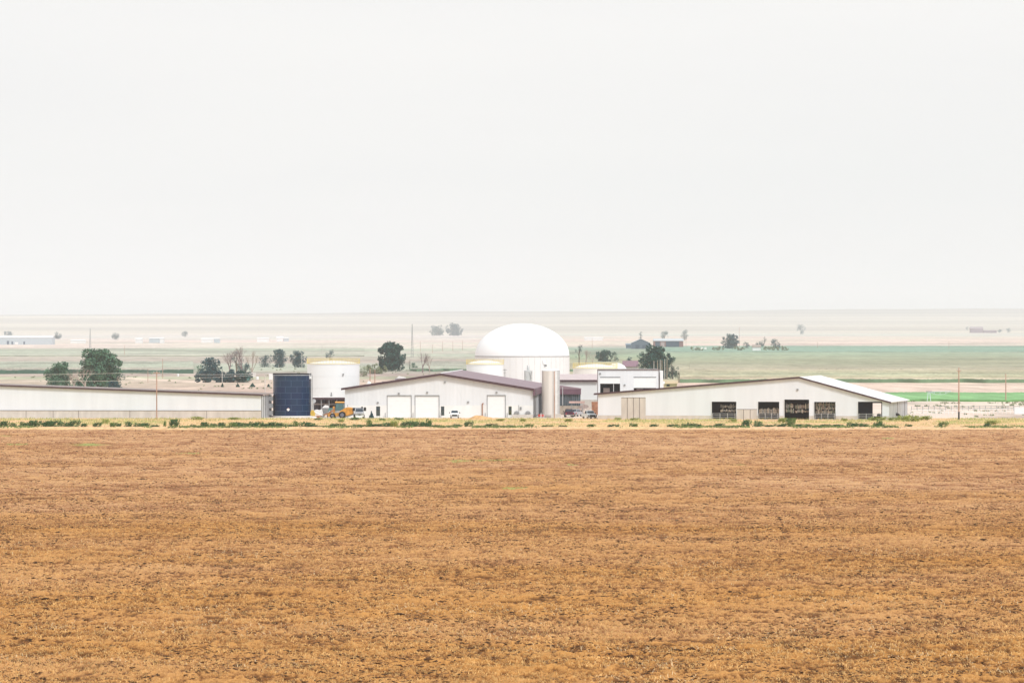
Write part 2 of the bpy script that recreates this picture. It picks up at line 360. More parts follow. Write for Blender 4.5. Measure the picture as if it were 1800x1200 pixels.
# grass verge between field and yard
vy = np.arange(1184.2, 1331, 1.5); vu = np.linspace(-260, 260, 1100)
VX, VY = np.meshgrid(vu, vy); vn = rng.random(VX.shape)
VZ = .10*(fbm(VX/3, VY/3, 91, 3)-.5)+.10*(vn-.5)+.35*np.exp(-((VY-1192)/5)**2)+.02
VZ[0] = -.1; VZ += np.clip((1331-VY)/40, 0, 1)*.08
pat = fbm(VX/22, VY/16, 92, 4)[..., None]; grn = fbm(VX/9+5, VY/14, 93, 4)[..., None]
vc = np.ones(VX.shape+(4,)); c0 = np.array([.70, .48, .23])*(1-pat)+np.array([.68, .43, .27])*pat
yel = np.clip((grn-.46)*6, 0, 1)*np.clip(.35+(VY-1230)/80, .15, 1)[..., None]
c0 = c0*(1-yel*.85)+np.array([.46, .45, .17])*yel*.85
vc[..., :3] = c0*(.78+.44*vn[..., None])
g = npmesh('grass_verge', np.stack([VX, VY, VZ], -1), grid_faces(*VX.shape), attr_mat('dry verge grass', .15, .5, (1, .4, 1)), attrs={'Col': ('FLOAT_COLOR', vc)})
tag(g, kind='structure')
n = 36000; x = (rng.random(n)*2-1)*150; D = 1187+rng.random(n)*137
M_dryg = mat('dry blond grass', (.74, .56, .30), rough=.9, var=.3, scale=.12)
tag(blades('dry_grass', x, D, np.full(n, 0.0), .18+.3*rng.random(n), .08, M_dryg, up=1.2, lean=.5), 'dry blond grass covering the roadside verge', 'grass', kind='stuff')
n = 34000; x = (rng.random(n)*2-1)*150; D = 1190+rng.random(n)*134
k = (fbm(x/9+5, D/14, 93, 4)+.12*np.clip((D-1270)/50, -1, 1) > .54); x, D = x[k], D[k]; n = len(x)
tag(blades('green_grass', x, D, np.full(n, 0.0), .2+.4*rng.random(n)**2, .10, mat('olive green grass', (.42, .44, .16), rough=.9, var=.3, scale=.2), up=1.2, lean=.5), 'patchy olive green grass and weeds on the verge', 'grass', kind='stuff')
n = 30000; x = (rng.random(n)*2-1)*135; D = 1188+rng.random(n)**1.5*16
k = (vnoise(x/3.2, D*0+3, 94)*.6+vnoise(x/14, D*0+9, 96)*.6+.15*rng.random(n) > .66); x, D = x[k], D[k]; n = len(x)
tag(blades('low_weeds', x, D, np.full(n, .12), .25+.45*rng.random(n)**2, .14, mat('field edge weeds', (.16, .24, .08), rough=.9, var=.4, scale=.3), up=1.1, lean=.8), 'low green weeds running along the edge of the brown field', 'weeds', kind='stuff')
# pale dirt yard
yy = np.arange(1331.2, 1500, 4); yx = np.linspace(-180, 110, 300); YX, YY = np.meshgrid(yx, yy)
yc = np.ones(YX.shape+(4,)); yc[..., :3] = np.array([.70, .59, .50])*(.88+.24*fbm(YX/6, YY/9, 95, 4))[..., None]
g = npmesh('dirt_yard', np.stack([YX, YY, .015+0*YX], -1), grid_faces(*YX.shape), attr_mat('pale yard dirt', .08, .4), attrs={'Col': ('FLOAT_COLOR', yc)})
tag(g, kind='structure')

# raised crop fields beyond the farm: (px left, px right, near row, far row, crop height, side colour, top colour)
def crop(pl, pr, y0, y1, hgt, side, top, label):
    D0, D1 = DG(y0), DG(y1); n = 320
    ex = np.linspace(0, 1, n)
    x0 = XY(pl, D0)+(XY(pr, D0)-XY(pl, D0))*ex; x1 = XY(pl, D1)+(XY(pr, D1)-XY(pl, D1))*ex
    hh = hgt*(.8+.4*vnoise(np.arange(n)*.13, np.zeros(n)+y0, 5)); d0 = D0+(vnoise(np.arange(n)*.09+7, np.zeros(n)+y0, 6)-.5)*60
    rowsx = [np.stack([x0, d0, 0*x0-.1], -1), np.stack([x0, d0+.6, hh], -1)]; cols = [np.tile(side, (n, 1)), np.tile(side, (n, 1))]
    for j, tq in enumerate(np.linspace(.01, 1, 60)):
        xx = x0+(x1-x0)*tq; dd = d0+3+(D1-D0-3)*tq
        rowsx.append(np.stack([xx, dd, hgt*(.8+.4*rng.random(n))], -1))
        nn = fbm(xx/60, dd/120, 101, 3)[:, None]; c = (ground_col(xx, dd) if top is None else np.tile(top, (n, 1)))*(.86+.28*nn)
        st = vnoise(xx/500, dd/60, 103)[:, None]; c = c*(1-.25*np.clip((st-.6)*4, 0, 1)); cols.append(c)
    rowsx.append(np.stack([x1, 0*x1+D1+1, 0*x1-.1], -1)); cols.append(np.tile(side, (n, 1)))
    v = np.stack(rowsx); c = np.concatenate([np.clip(np.stack(cols), 0, 1), np.ones(v.shape[:2]+(1,))], -1)
    o = npmesh('crop_field', v, grid_faces(v.shape[0], v.shape[1]), M_crop, attrs={'Col': ('FLOAT_COLOR', c)})
    tag(o, label, kind='structure')
M_crop = attr_mat('crop leaves', .26, .14, (1, .09, 1))
SC = np.array([.045, .085, .06]); 
crop(-400, 338, 656.5, 640, 1.7, SC*1.3, None, 'tall crop field with a dark near edge beyond the left barn')
crop(1195, 2300, 672.5, 654, 1.35, np.array([.14, .21, .12]), None, 'crop field with a green near edge beyond the right barn')
crop(1215, 2300, 651.5, 631, .35, np.array([.20, .22, .14]), None, 'grey green crop field beyond the right barn')
crop(720, 1130, 652, 634, 1.0, np.array([.14, .22, .14]), None, 'green crop field between the tall tree and the dome')
crop(1150, 2300, 618.5, 608.5, .5, np.array([.20, .27, .21]), alb((178, 199, 184), 5600), 'blue green crop field in front of the far farmstead')
crop(-500, 640, 626, 612, .5, np.array([.25, .27, .19]), None, 'pale crop field beyond the left trees')
crop(1480, 2300, 705.5, 692, .5, np.array([.13, .27, .09]), alb((160, 206, 150), 1750), 'bright green irrigated field at the right')

# ------------------------------------------------------------------ trees and plants
def leaves(centers, radii, n, size, seed, flat=1.0):
    r = np.random.default_rng(seed); c = np.asarray(centers); rad = np.asarray(radii)
    w = rad**2; k = r.choice(len(c), n, p=w/w.sum())
    d = r.normal(size=(n, 3)); d /= np.linalg.norm(d, axis=1)[:, None]
    p = c[k]+d*(rad[k]*(.35+.7*r.random(n)**.6))[:, None]*np.array([1, 1, flat])
    a = r.normal(size=(n, 3)); a /= np.linalg.norm(a, axis=1)[:, None]
    b = np.cross(a, r.normal(size=(n, 3))); b /= np.linalg.norm(b, axis=1)[:, None]
    s = (size*(.6+.8*r.random(n)))[:, None]
    v = np.stack([p-a*s, p+b*s*.6, p+a*s, p-b*s*.6], 1)
    f = np.arange(n)[:, None]*4+np.array([[0, 1, 2, 3]])
    return v, f
def limbs(mb, base, top, r0, rnd, spread, targets):
    mb.tube(base, top, r0, r0*.55, 7)
    for t in targets:
        s = Vector(base).lerp(Vector(top), .35+.6*rnd.random())
        m = s.lerp(Vector(t), .5)+Vector((rnd.uniform(-1, 1), rnd.uniform(-1, 1), rnd.uniform(0, 1)))*spread*.12
        mb.tube(s, m, r0*.4, r0*.25, 5); mb.tube(m, t, r0*.25, r0*.08, 5)
def tree(px, ytop, ybase, wpx, label, leaf=None, seed=0, n=1500, group=None, D=None, low=.18, name='leafy_tree', clumps=22, size=None, x=None):
    D = D or DG(ybase); s = D/F; h = (ybase-ytop)*s; w = wpx*s; rnd = random.Random(seed)
    zb = H-(ybase-HY)*s
    zb = float(gz(XY(px, D), D)) if D > 8000 else (0 if abs(zb) < .6 else zb)
    t = thing(name, label, 'tree' if name != 'shrub' else 'shrub', (XY(px, D), D, zb), 0, group)
    cs, rs = [], []; big = n > 1300
    if big: clumps = int(clumps*1.9)
    for i in range(clumps):
        a = rnd.uniform(0, 6.28); q = rnd.random()**.6; zz = rnd.uniform(low+.04, .9)
        env = math.sin(math.pi*min(1, max(.12, (zz-low*.4)/(1.02-low*.4))))**.55
        if zz < .5 and low < .15: env = max(env, .92-low)
        cs.append((math.cos(a)*q*w*.43*env, math.sin(a)*q*w*.43*env, zz*h)); rs.append((rnd.uniform(.05, .15) if big else rnd.uniform(.13, .22) if clumps > 12 else rnd.uniform(.18, .27))*min(w, h*1.2))
    if big:
        for zz, rr_ in ((.22, .30), (.42, .33), (.60, .27)): cs.append((rnd.uniform(-.06, .06)*w, 0, zz*h)); rs.append(rr_*min(w, h))
        for _ in range(7):
            a = rnd.uniform(.1, 3.04); cs.append((math.cos(a)*w*.47, rnd.uniform(-.2, .2)*w, h*(.50+.43*math.sin(a)))); rs.append(rnd.uniform(.04, .08)*min(w, h))
    cs.append((0, 0, .85*h)); rs.append(.13*min(w, h)); cs.append((w*.38, 0, .45*h)); rs.append(.12*min(w, h)); cs.append((-w*.38, 0, .42*h)); rs.append(.12*min(w, h))
    mb = MB(); limbs(mb, (0, 0, -.1), (rnd.uniform(-.05, .05)*w, 0, h*.6), max(.12, h*.028), rnd, w, cs[:9])
    mb.build('trunk', M_trunk, t)
    v, f = leaves(cs, rs, int(n*1.9), size or max(.16, w*.030), seed)
    npmesh('crown', v, f, leaf or L_dark, t)
    return t
def bare_tree(px, ytop, ybase, wpx, label, m=None, seed=0, D=None, group=None, depth=5):
    D = D or DG(ybase); s = D/F; h = (ybase-ytop)*s; w = wpx*s; rnd = random.Random(seed)
    zb = H-(ybase-HY)*s; zb = 0 if abs(zb) < .6 else zb
    t = thing('bare_tree', label, 'tree', (XY(px, D), D, zb), 0, group)
    tr, br = MB(), MB(); th = h*.32
    tr.tube((0, 0, -.1), (0, 0, th), h*.03, h*.022, 6); k = w/h
    def grow(p, d, L, r, lv):
        q = p+d*L; (tr if lv == 0 else br).tube(p, q, r, r*.6, 4)
        if lv >= depth: return
        for _ in range(3 if lv < 3 else 2):
            nd = Vector((d.x+rnd.uniform(-.75, .75)*k*1.1, d.y+rnd.uniform(-.6, .6), d.z+rnd.uniform(-.15, .45))).normalized()
            grow(q, nd, L*rnd.uniform(.62, .85), max(r*.58, .02*D/2500), lv+1)
    for i in range(4): grow(Vector((0, 0, th*rnd.uniform(.5, 1))), Vector((rnd.uniform(-1, 1)*k, rnd.uniform(-.5, .5), 1)).normalized(), h*.21, h*.016, 1)
    tr.build('trunk', m or M_bare, t); br.build('branches', m or M_bare, t)
    return t
tree(104, 636, 684, 52, 'low rounded green tree behind the left barn, left of the big cottonwood', L_mid, 1, 2600, low=.05, clumps=26)
tree(176, 613, 685, 76, 'large ragged green cottonwood rising behind the long left barn', L_mid, 2, 4200, low=.12, clumps=34)
tree(206, 640, 684, 30, 'small dark tree tucked against the right side of the big cottonwood', L_dark, 3, 900, low=.05, clumps=12)
bare_tree(150, 640, 688, 46, 'bleached bare tree standing in front of the big green cottonwood', M_bare, 4, D=1830)
bare_tree(130, 645, 688, 30, 'bleached bare tree in front of the low rounded green tree', M_bare, 5, D=1840)
tree(143, 664, 690, 60, 'yellow green thicket at the foot of the bare trees behind the left barn', L_mid, 6, 1500, low=.0, D=1850, name='shrub')
tree(98, 662, 690, 40, 'yellow green shrub at the foot of the low rounded tree', L_mid, 61, 1000, low=.0, D=1850, name='shrub')
tree(198, 668, 688, 34, 'dark shrub at the foot of the big cottonwood, its right side', L_teal, 62, 800, low=.0, D=1850, name='shrub')
tree(371, 627, 668, 42, 'pointed blue green tree left of the purple bare grove', L_teal, 7, 1600, low=.05)
tree(352, 640, 664, 18, 'small light green tree on the left edge of the grove behind the left barn', L_mid, 8, 600, low=.05)
bare_tree(404, 614, 664, 40, 'purple brown bare tree in the middle of the grove', M_bareP, 9, depth=6)
bare_tree(425, 606, 664, 34, 'tallest bare purple brown tree of the grove', M_bareP, 10, depth=6)
bare_tree(443, 610, 662, 30, 'bare tree leaning at the right side of the grove', M_bare, 11)
tree(416, 611, 662, 24, 'sparse dark crowned tree among the bare trees of the grove', L_teal, 12, 420, low=.2, clumps=8, D=DG(663))
tree(432, 637, 664, 22, 'compact dark green tree right of the bare grove', L_teal, 13, 900, low=.02)
for i, (px, w, lab) in enumerate([(360, 42, 'dark shrub at the left end of the hedge below the grove'), (384, 42, 'dark shrub in the left half of the hedge below the grove'), (408, 46, 'dark shrub in the right half of the hedge below the grove'), (430, 30, 'green shrub at the right end of the hedge below the grove')]):
    tree(px, 651, 672, w, lab, L_teal if i < 3 else L_dark, 14+i, 1200, low=.0, name='shrub', group='hedge below the grove')
tree(466, 625, 645, 24, 'small pale blue tree left of the two round trees by the blue tank', L_teal, 20, 700, low=.0)
tree(491, 613, 646, 32, 'round blue green tree above the blue tank, left of its pair', L_teal, 21, 1400, low=.05)
tree(524, 616, 646, 32, 'round blue green tree above the blue tank, right of its pair', L_teal, 22, 1400, low=.02)
tree(580, 613, 634, 16, 'small dark spruce above the white railed tank', L_teal, 23, 500, low=.02, clumps=9)
tree(688, 600, 652, 50, 'large dense dark green tree between the white tank and the dome', L_dark, 24, 5200, low=.06, clumps=38, name='leafy_tree')
bare_tree(743, 615, 655, 22, 'thin bare tree just right of the large dense tree', M_bareP, 25)
bare_tree(755, 622, 655, 18, 'smaller bare tree second right of the large dense tree', M_bare, 26)
tree(727, 638, 650, 16, 'green shrub at the right foot of the large dense tree', L_mid, 27, 400, low=0, name='shrub')
tree(662, 638, 657, 40, 'light green brush left of the large dense tree', L_sage, 28, 900, low=0, name='shrub')
tree(640, 645, 662, 18, 'light green brush touching the white railed tank', L_sage, 29, 500, low=0, name='shrub')
tree(768, 573, 590, 30, 'faint pale blue tree at the left of the far pair above the barn', L_dark, 30, 700, low=.05)
tree(799, 568, 590, 34, 'faint pale blue broad tree at the right of the far pair', L_teal, 31, 1500, low=.0)
tree(1018, 604, 643, 14, 'thin sparse tree right of the white dome', L_teal, 32, 260, low=.62, clumps=8)
bare_tree(1030, 612, 643, 18, 'bare tree right of the thin sparse tree near the dome', M_bare, 33)
bare_tree(1042, 618, 641, 14, 'small bare tree left of the clump above the cream tank', M_bare, 34)
tree(1062, 614, 638, 34, 'dark green tree above the cream tank with yellow rail', L_dark, 35, 1600, low=.02)
tree(1081, 618, 638, 16, 'narrow green tree on the right of the clump above the cream tank', L_dark, 36, 500, low=.02)
tree(1106, 626, 640, 12, 'small round tree between the clump and the big tree', L_teal, 37, 350, low=.0)
tree(1152, 606, 666, 56, 'big dark green tree behind the white block building', L_dark, 38, 4200, low=.04, clumps=36)
tree(1182, 624, 666, 24, 'dark green tree leaning off the right side of the big tree', L_dark, 39, 1000, low=.02)
tree(1131, 618, 662, 26, 'dark green tree joined to the left side of the big tree', L_dark, 40, 1100, low=.02)
far = [(15, 582, 589, 20, 'faint flat tree above the far long barn at the left edge'), (101, 584.5, 595.5, 17, 'faint round blue tree at the right end of the far long barn'), (203, 584.5, 597, 14, 'faint round blue tree alone on the left plain'),
       (325, 582, 592, 12, 'faint small blue tree above the far white sheds'), (1408, 571, 587, 16, 'faint pale blue tree alone above the right barn'), (1168, 583, 598, 14, 'faint tree behind the far barns, left one'),
       (1203, 580, 598, 15, 'faint tree behind the right end of the far open shed'), (1126, 582, 598, 8, 'faint narrow tree behind the far blue barn'),
       (1772, 575.5, 585, 8, 'faint small tree near the right edge of the plain'), (1700, 574, 580, 5, 'faint tiny tree left of the far pinkish building'), (1758, 579.5, 584, 10, 'faint low tree right of the far pinkish building')]
for i, q in enumerate(far): tree(q[0], q[1], q[2], q[3], q[4], L_teal, 100+i, 700, low=.05, clumps=12, group='faint trees on the far plain')
mid = [(1284, 585, 612, 36, 'broad blue green tree at the far farmstead', 1500), (1312, 599, 612, 13, 'small round tree right of the broad farmstead tree', 500), (1336, 597, 612, 16, 'tree directly behind the small white shed', 500), (1344, 590, 604, 8, 'tall narrow crown above the small white shed', 250), (1363, 595, 613, 19, 'rounded tree right of the small white shed', 700)]
for i, q in enumerate(mid): tree(q[0], q[1], q[2], q[3], q[4], L_teal, 120+i, q[5], low=.03, clumps=16, D=DG(613), group='trees of the far farmstead')
rr = random.Random(3); marks = {1225: 'at the left end', 1262: 'left of the broad tree', 1298: 'below the broad tree', 1352: 'right of the white shed', 1376: 'at the right end'}
for px, w in marks.items():
    tree(px, 608.5 if px != 1298 else 609, 616, 26, 'low grey green hedge scrub, '+w, L_sage, 140+px, 400, low=0, D=DG(616.5), name='shrub', clumps=12, group='farmstead hedge scrub')
# young conifers on the bare slope
def conifer(px, ytop, ybase, wpx, label, m=L_dark, D=None, group=None, n=260, name='conifer_sapling'):
    D = D or DG(ybase); s = D/F; h = (ybase-ytop)*s; w = wpx*s
    t = thing(name, label, 'conifer', (XY(px, D), D, 0), 0, group)
    MB().tube((0, 0, -.05), (0, 0, h*.5), .06, .03).build('trunk', M_trunk, t)
    cs = [(0, 0, h*(.08+.09*i)) for i in range(10)]; rs = [max(.05, w*.5*(1-i/10.5)) for i in range(10)]
    v, f = leaves(cs, rs, n, .11*w+.03, px, .5); npmesh('crown', v, f, m, t)
    return t
for px, w, lab in [(391, 6, 'below the thin white pole'), (418, 7, 'below the middle of the dark hedge'), (444, 10, 'widest, below the turquoise tank'), (472, 6, 'close to the left side of the blue tank')]:
    conifer(px, 672.5, 680, w, 'small dark conifer sapling, '+lab, group='conifer saplings in a row')
conifer(653, 719.5, 733, 8.5, 'small dark cone shaped evergreen against the white barn wall', L_teal, D=1334, n=500)

# weeds along the field edge
def bush_mesh(seed, n):
    rnd = random.Random(seed); cs = [(rnd.uniform(-.42, .42), rnd.uniform(-.25, .25), rnd.uniform(.05, .60)) for _ in range(12)]
    return leaves(cs, [rnd.uniform(.18, .32) for _ in cs], n, .075, seed, .9)
bproto = {}
for kind, m in (('dark', L_bush), ('weed', L_weed), ('lime', L_lime)):
    for sdd in range(4):
        v, f = bush_mesh(sdd*7+3, 420); me_o = npmesh('weed_bush', v, f, m); bproto[kind, sdd] = me_o.data; bpy.data.objects.remove(me_o)
LAND = [(0, 'the left barn left end'), (90, 'the left barn panel joints'), (200, 'the left barn wall'), (290, 'the left wooden pole'), (400, 'the left barn right part'), (480, 'the blue tank'), (560, 'the yellow wheel loader'), (632, 'the grey truck'),
        (701, 'the first roll-up door'), (750, 'the second roll-up door'), (805, 'the white pickup'), (870, 'the third roll-up door'), (925, 'the two wall vents'), (968, 'the grey silos'), (1020, 'the parked cars'), (1110, 'the beige door panel'), (1190, 'the right barn blank wall'),
        (1273, 'the leftmost barn opening'), (1313, 'the beige wall panel'), (1351, 'the second barn opening'), (1401, 'the tallest barn opening'), (1450, 'the fourth barn opening'), (1488, 'the last blank bay'), (1528, 'the rightmost barn opening'), (1585, 'the corrugated side wall'), (1650, 'the pole at the right'), (1740, 'the right sandy lot'), (1800, 'the white trailer')]
bl = [(8,14,10,'dark'),(22,9,7,'dark'),(41,13,9,'dark'),(60,16,11,'dark'),(76,13,10,'dark'),(86,12,11,'dark'),(97,15,11,'dark'),(113,14,8,'dark'),(131,14,12,'dark'),(148,9,6,'dark'),(171,12,8,'dark'),(198,8,8,'weed'),(206,10,7,'dark'),(225,10,9,'dark'),(242,13,7,'dark'),(256,12,7,'dark'),(273,12,4,'dark'),(290,4,10,'weed'),(307,14,13,'dark'),(339,8,5,'dark'),(360,12,9,'dark'),(374,10,6,'dark'),(390,11,8,'dark'),(408,12,8,'weed'),(417,14,8,'dark'),(430,12,7,'dark'),(443,13,9,'dark'),(455,11,9,'dark'),(466,13,6,'dark'),(479,14,9,'dark'),(492,12,7,'dark'),
      (506,14,5,'dark'),(519,8,10,'weed'),(537,22,8,'dark'),(553,14,4,'dark'),(567,12,3,'dark'),(593,19,6,'dark'),(612,12,3,'dark'),(626,14,5,'dark'),(640,12,4,'dark'),(648,8,12,'weed'),(664,22,6,'dark'),(681,16,7,'dark'),(693,12,10,'lime'),(716,16,10,'dark'),(724,13,9,'dark'),(737,16,9,'dark'),(748,14,8,'dark'),(753,8,13,'weed'),(765,13,4,'dark'),(790,13,3,'dark'),(802,13,5,'dark'),(824,11,10,'dark'),(842,14,3,'dark'),(863,15,6,'dark'),(882,14,3,'dark'),(896,10,4,'dark'),
      (930,12,5,'weed'),(962,14,4,'weed'),(988,12,4,'dark'),(1040,12,5,'weed'),(1078,14,5,'dark'),(1112,12,7,'weed'),(1150,12,5,'dark'),(1182,14,5,'dark'),
      (1202,8,6,'dark'),(1213,12,7,'dark'),(1226,10,6,'dark'),(1250,13,3,'dark'),(1265,15,6,'dark'),(1288,12,3,'dark'),(1299,9,4,'dark'),(1313,13,12,'dark'),(1331,11,10,'dark'),(1347,18,5,'dark'),(1368,16,5,'dark'),(1382,14,7,'dark'),(1391,9,12,'weed'),(1406,16,5,'dark'),(1420,8,5,'dark'),(1440,14,4,'dark'),(1451,12,5,'dark'),(1472,16,5,'dark'),(1496,16,8,'dark'),(1508,12,6,'dark'),(1517,12,6,'dark'),(1540,10,8,'dark'),(1545,8,12,'weed'),(1549,8,6,'dark'),(1568,16,3,'dark'),(1596,10,5,'dark'),(1658,12,9,'weed'),(1736,10,7,'dark')]
bl2 = [(1603,741.5,24,11,'lime'),(1586,739,18,8,'lime'),(1628,739,18,8,'lime'),(1376,743.5,14,9,'lime'),(1390,744,14,9,'weed'),(1287,743,12,8,'lime'),(1483,741,10,6,'lime'),(1744,747,20,8,'lime'),(1570,739.5,14,6,'lime'),(1542,740,26,7,'lime'),(412,738.5,18,5,'lime'),(345,738.5,20,6,'lime'),(700,739,14,5,'weed'),(672,739.5,10,4,'weed'),(1085,739,10,5,'lime'),(1115,739.5,12,5,'lime'),(560,739,12,4,'weed'),(625,739,16,5,'weed'),(1000,742,12,6,'lime'),(600,743,10,6,'lime'),(920,742,10,6,'lime'),(185,745,10,8,'lime'),(880,741,12,5,'lime')]
items = []
for i, (px, w, h, kd) in enumerate(bl): items.append((px, 752.5+(i % 3)*.3, w*1.12, h*1.1, kd, 0))
for (px, yb, w, h, kd) in bl2: items.append((px, yb, w, h, kd, 1))
byl = {}
for it in items:
    lm = min(LAND, key=lambda q: abs(q[0]-it[0]))[1]; byl.setdefault((it[5], lm), []).append(it)
ORD = ['first', 'second', 'third', 'fourth', 'fifth', 'sixth', 'seventh', 'eighth', 'ninth']
for (up, lm), its in byl.items():
    its.sort()
    for j, (px, yb, w, h, kd, _) in enumerate(its):
        D = DG(yb); s = D/F
        o = bpy.data.objects.new('weed_bush', bproto[kd, (int(px)*7+j) % 4]); COL.objects.link(o)
        o.location = (XY(px, D), D, .22 if not up else .05); o.scale = (w*s*1.1, w*s*.8, h*s*1.35); o.rotation_euler = (0, 0, (px % 3-1)*.3)
        colr = {'dark': 'dark green', 'weed': 'tall green', 'lime': 'yellow green'}[kd]
        if up: lab = '%s weeds, rear of verge, under %s' % (colr, lm)
        else: lab = '%s weed bush, field edge, under %s' % (colr, lm)
        if len(its) > 1: lab += ', %s from left' % ORD[j]
        tag(o, lab, 'weed bush', 'weed clumps at the back of the verge' if up else 'weed bushes along the field edge')
# scrub on the sandy lot
n = 2600; D = 1345+rng.random(n)**.8*290; x = D*(.068+rng.random(n)*.04); k = vnoise(x/5, D/9, 87) > .81; x, D = x[k], D[k]; n = len(x)
c, r_ = np.stack([x, D, 0*x+.15], -1), np.full(n, .45)
v, f = leaves(c, r_, n*9, .22, 5, .5); tag(npmesh('scrub', v, f, L_sage), 'low sage scrub dotted over the pale sandy lot', 'scrub', kind='stuff')
n = 1500; D = 1560+rng.random(n)*1500; x = D*(-.092+rng.random(n)*.10); k = vnoise(x/9, D/30, 88) > .68; x, D = x[k], D[k]; n = len(x)
v, f = leaves(np.stack([x, D, 0*x+.2], -1), np.full(n, .6), n*8, .3, 6, .5); tag(npmesh('scrub', v, f, L_sage), 'low sage scrub dotted over the bare slope behind the barns', 'scrub', kind='stuff')

# ------------------------------------------------------------------ buildings
def local(px0, yb, D, rot=0):
    s = D/F; c = math.cos(rot); return (lambda px: (px-px0)*s/c), (lambda py: (yb-py)*s)
def wall_cols(mb, xs, roof, holes, y0, y1):          # wall with real openings: holes = (x0, x1, z0, z1)
    br = sorted(set([xs[0], xs[-1]]+[q for q in xs]+[h[0] for h in holes]+[h[1] for h in holes]))
    for a, b in zip(br, br[1:]):
        if b-a < 1e-4: continue
        hs = sorted([h for h in holes if h[0] <= a+1e-5 and h[1] >= b-1e-5], key=lambda h: h[2]); z = 0
        for h in hs:
            if h[2] > z+1e-3: mb.box(a, b, y0, y1, z, h[2])
            z = h[3]
        mb.prism([(a, z), (b, z), (b, roof(b)), (a, roof(a))], y0, y1)
def lamp(parent, x, z, y=-.25):
    m = MB(); m.box(x-.22, x+.22, y, y+.24, z-.25, z+.12); return m.build('wall_lamp', M_grey, parent)

# ---- centre barn
D = 1340.; X, Z = local(775, 734, D); rot = -R(2.2)
b = thing('maroon_roofed_barn', 'white ribbed barn with maroon roof and three roll-up doors', 'barn', (XY(775, D), D, 0), rot)
xl, xr = X(606), X(937); L = 107
prof = [(X(606), Z(682.5)), (0, Z(657.5)), (X(937), Z(684))]
roof = lambda x: np.interp(x, [p[0] for p in prof], [p[1] for p in prof])-.05
zw = Z(712)
doors = [(681, 722.5, 696), (730, 771.5, 696), (857, 888, 695.5)]
mand = [(661, 668, 714, 731), (775, 781, 714, 730), (894, 899.5, 714, 729)]
holes = [(X(a), X(c), 0, Z(y)) for a, c, y in doors]+[(X(a), X(c), Z(y1), Z(y0)) for a, c, y0, y1 in mand]
mb = MB(); wall_cols(mb, [xl, 0, xr], roof, [(h[0], h[1], h[2] if h[2] < zw else zw, h[3]) for h in holes]+[], 0, .25)
# upper wall only above the wainscot
mb = MB(); br = sorted(set([xl, 0, xr]+[q for h in holes for q in h[:2]]))
for a, c in zip(br, br[1:]):
    lo = MB(); hs = [h for h in holes if h[0] <= a+1e-5 and h[1] >= c-1e-5]
    z0 = zw
    if hs:
        z0 = max(zw, hs[0][3])
        if hs[0][3] < zw: lo.box(a, c, -.06, .25, hs[0][3], zw)
        if hs[0][2] > .05: lo.box(a, c, -.06, .25, 0, hs[0][2])
    else: lo.box(a, c, -.06, .25, 0, zw)
    mb.prism([(a, z0+.01), (c, z0+.01), (c, roof(c)), (a, roof(a))], 0, .2)
    if lo.v: lo.build('wainscot_wall', M_concL, b)
mb.build('front_wall', M_white, b)
m = MB(); m.box(xr-.2, xr, .25, L, 0, prof[2][1]-1.4); m.build('side_wall', M_curt, b)
m = MB(); m.box(xl, xl+.2, .25, L, 0, prof[0][1]-.1); m.build('side_wall', M_curt, b)
m = MB(); m.prism([(xl, 0), (xr, 0), (xr, roof(xr)), (0, roof(0)), (xl, roof(xl))], L-.2, L); m.build('rear_wall', M_white, b)
m = MB(); ov = .8
m.prism([(xl-ov, prof[0][1]-.12), (0, prof[1][1]), (0, prof[1][1]+.18), (xl-ov, prof[0][1]+.06)], -.9, L+.5)
m.prism([(0, prof[1][1]), (xr+.25, prof[2][1]-.03), (xr+.25, prof[2][1]+.15), (0, prof[1][1]+.18)], -.9, L+.5)
rf = m.build('roof', M_roofP, b)
m = MB(); m.tube((0, -.9, prof[1][1]+.2), (0, L+.5, prof[1][1]+.2), .16, n=6); m.build('ridge_cap', M_roofW, rf)
m = MB()
m.prism([(xl-ov-.05, prof[0][1]-.42), (0, prof[1][1]-.30), (0, prof[1][1]+.21), (xl-ov-.05, prof[0][1]+.09)], -.98, -.902)
m.prism([(0, prof[1][1]-.30), (xr+.3, prof[2][1]-.38), (xr+.3, prof[2][1]+.18), (0, prof[1][1]+.21)], -.98, -.902)
m.build('fascia', M_trim, b)
m = MB(); m.box(xr+.02, xr+.5, -.85, L, prof[2][1]-1.45, prof[2][1]-.06); m.build('side_valance', M_roofPd, b)
for i in range(12):
    yv = 1.5+i*3.0; m = MB(); m.box(xr+.02, xr+.12, yv, yv+.25, .3, prof[2][1]-1.45); m.build('side_post', M_metal, b)
m = MB(); m.box(xl-.02-.6, xl-.02, -.6, -.2, 0, prof[0][1]-.5) if False else None
for a, c, y in doors:
    m = MB(); m.box(X(a)+.02, X(c)-.02, .10, .18, .02, Z(y)-.02); d = m.build('roll_up_door', M_door, b)
    m = MB(); m.box(X(a)-.14, X(a)-.01, -.10, -.065, 0, Z(y)); m.box(X(c)+.01, X(c)+.14, -.10, -.065, 0, Z(y)); m.box(X(a)-.14, X(c)+.14, -.10, -.065, Z(y)+.002, Z(y)+.22)
    m.build('door_frame', M_grey, d)
    for xx in (X(a)-.5, X(c)+.5):
        bo = MB(); bo.tube((xx, -.6, 0), (xx, -.6, 1.15), .09, n=8); bo.build('bollard', M_grey, b)
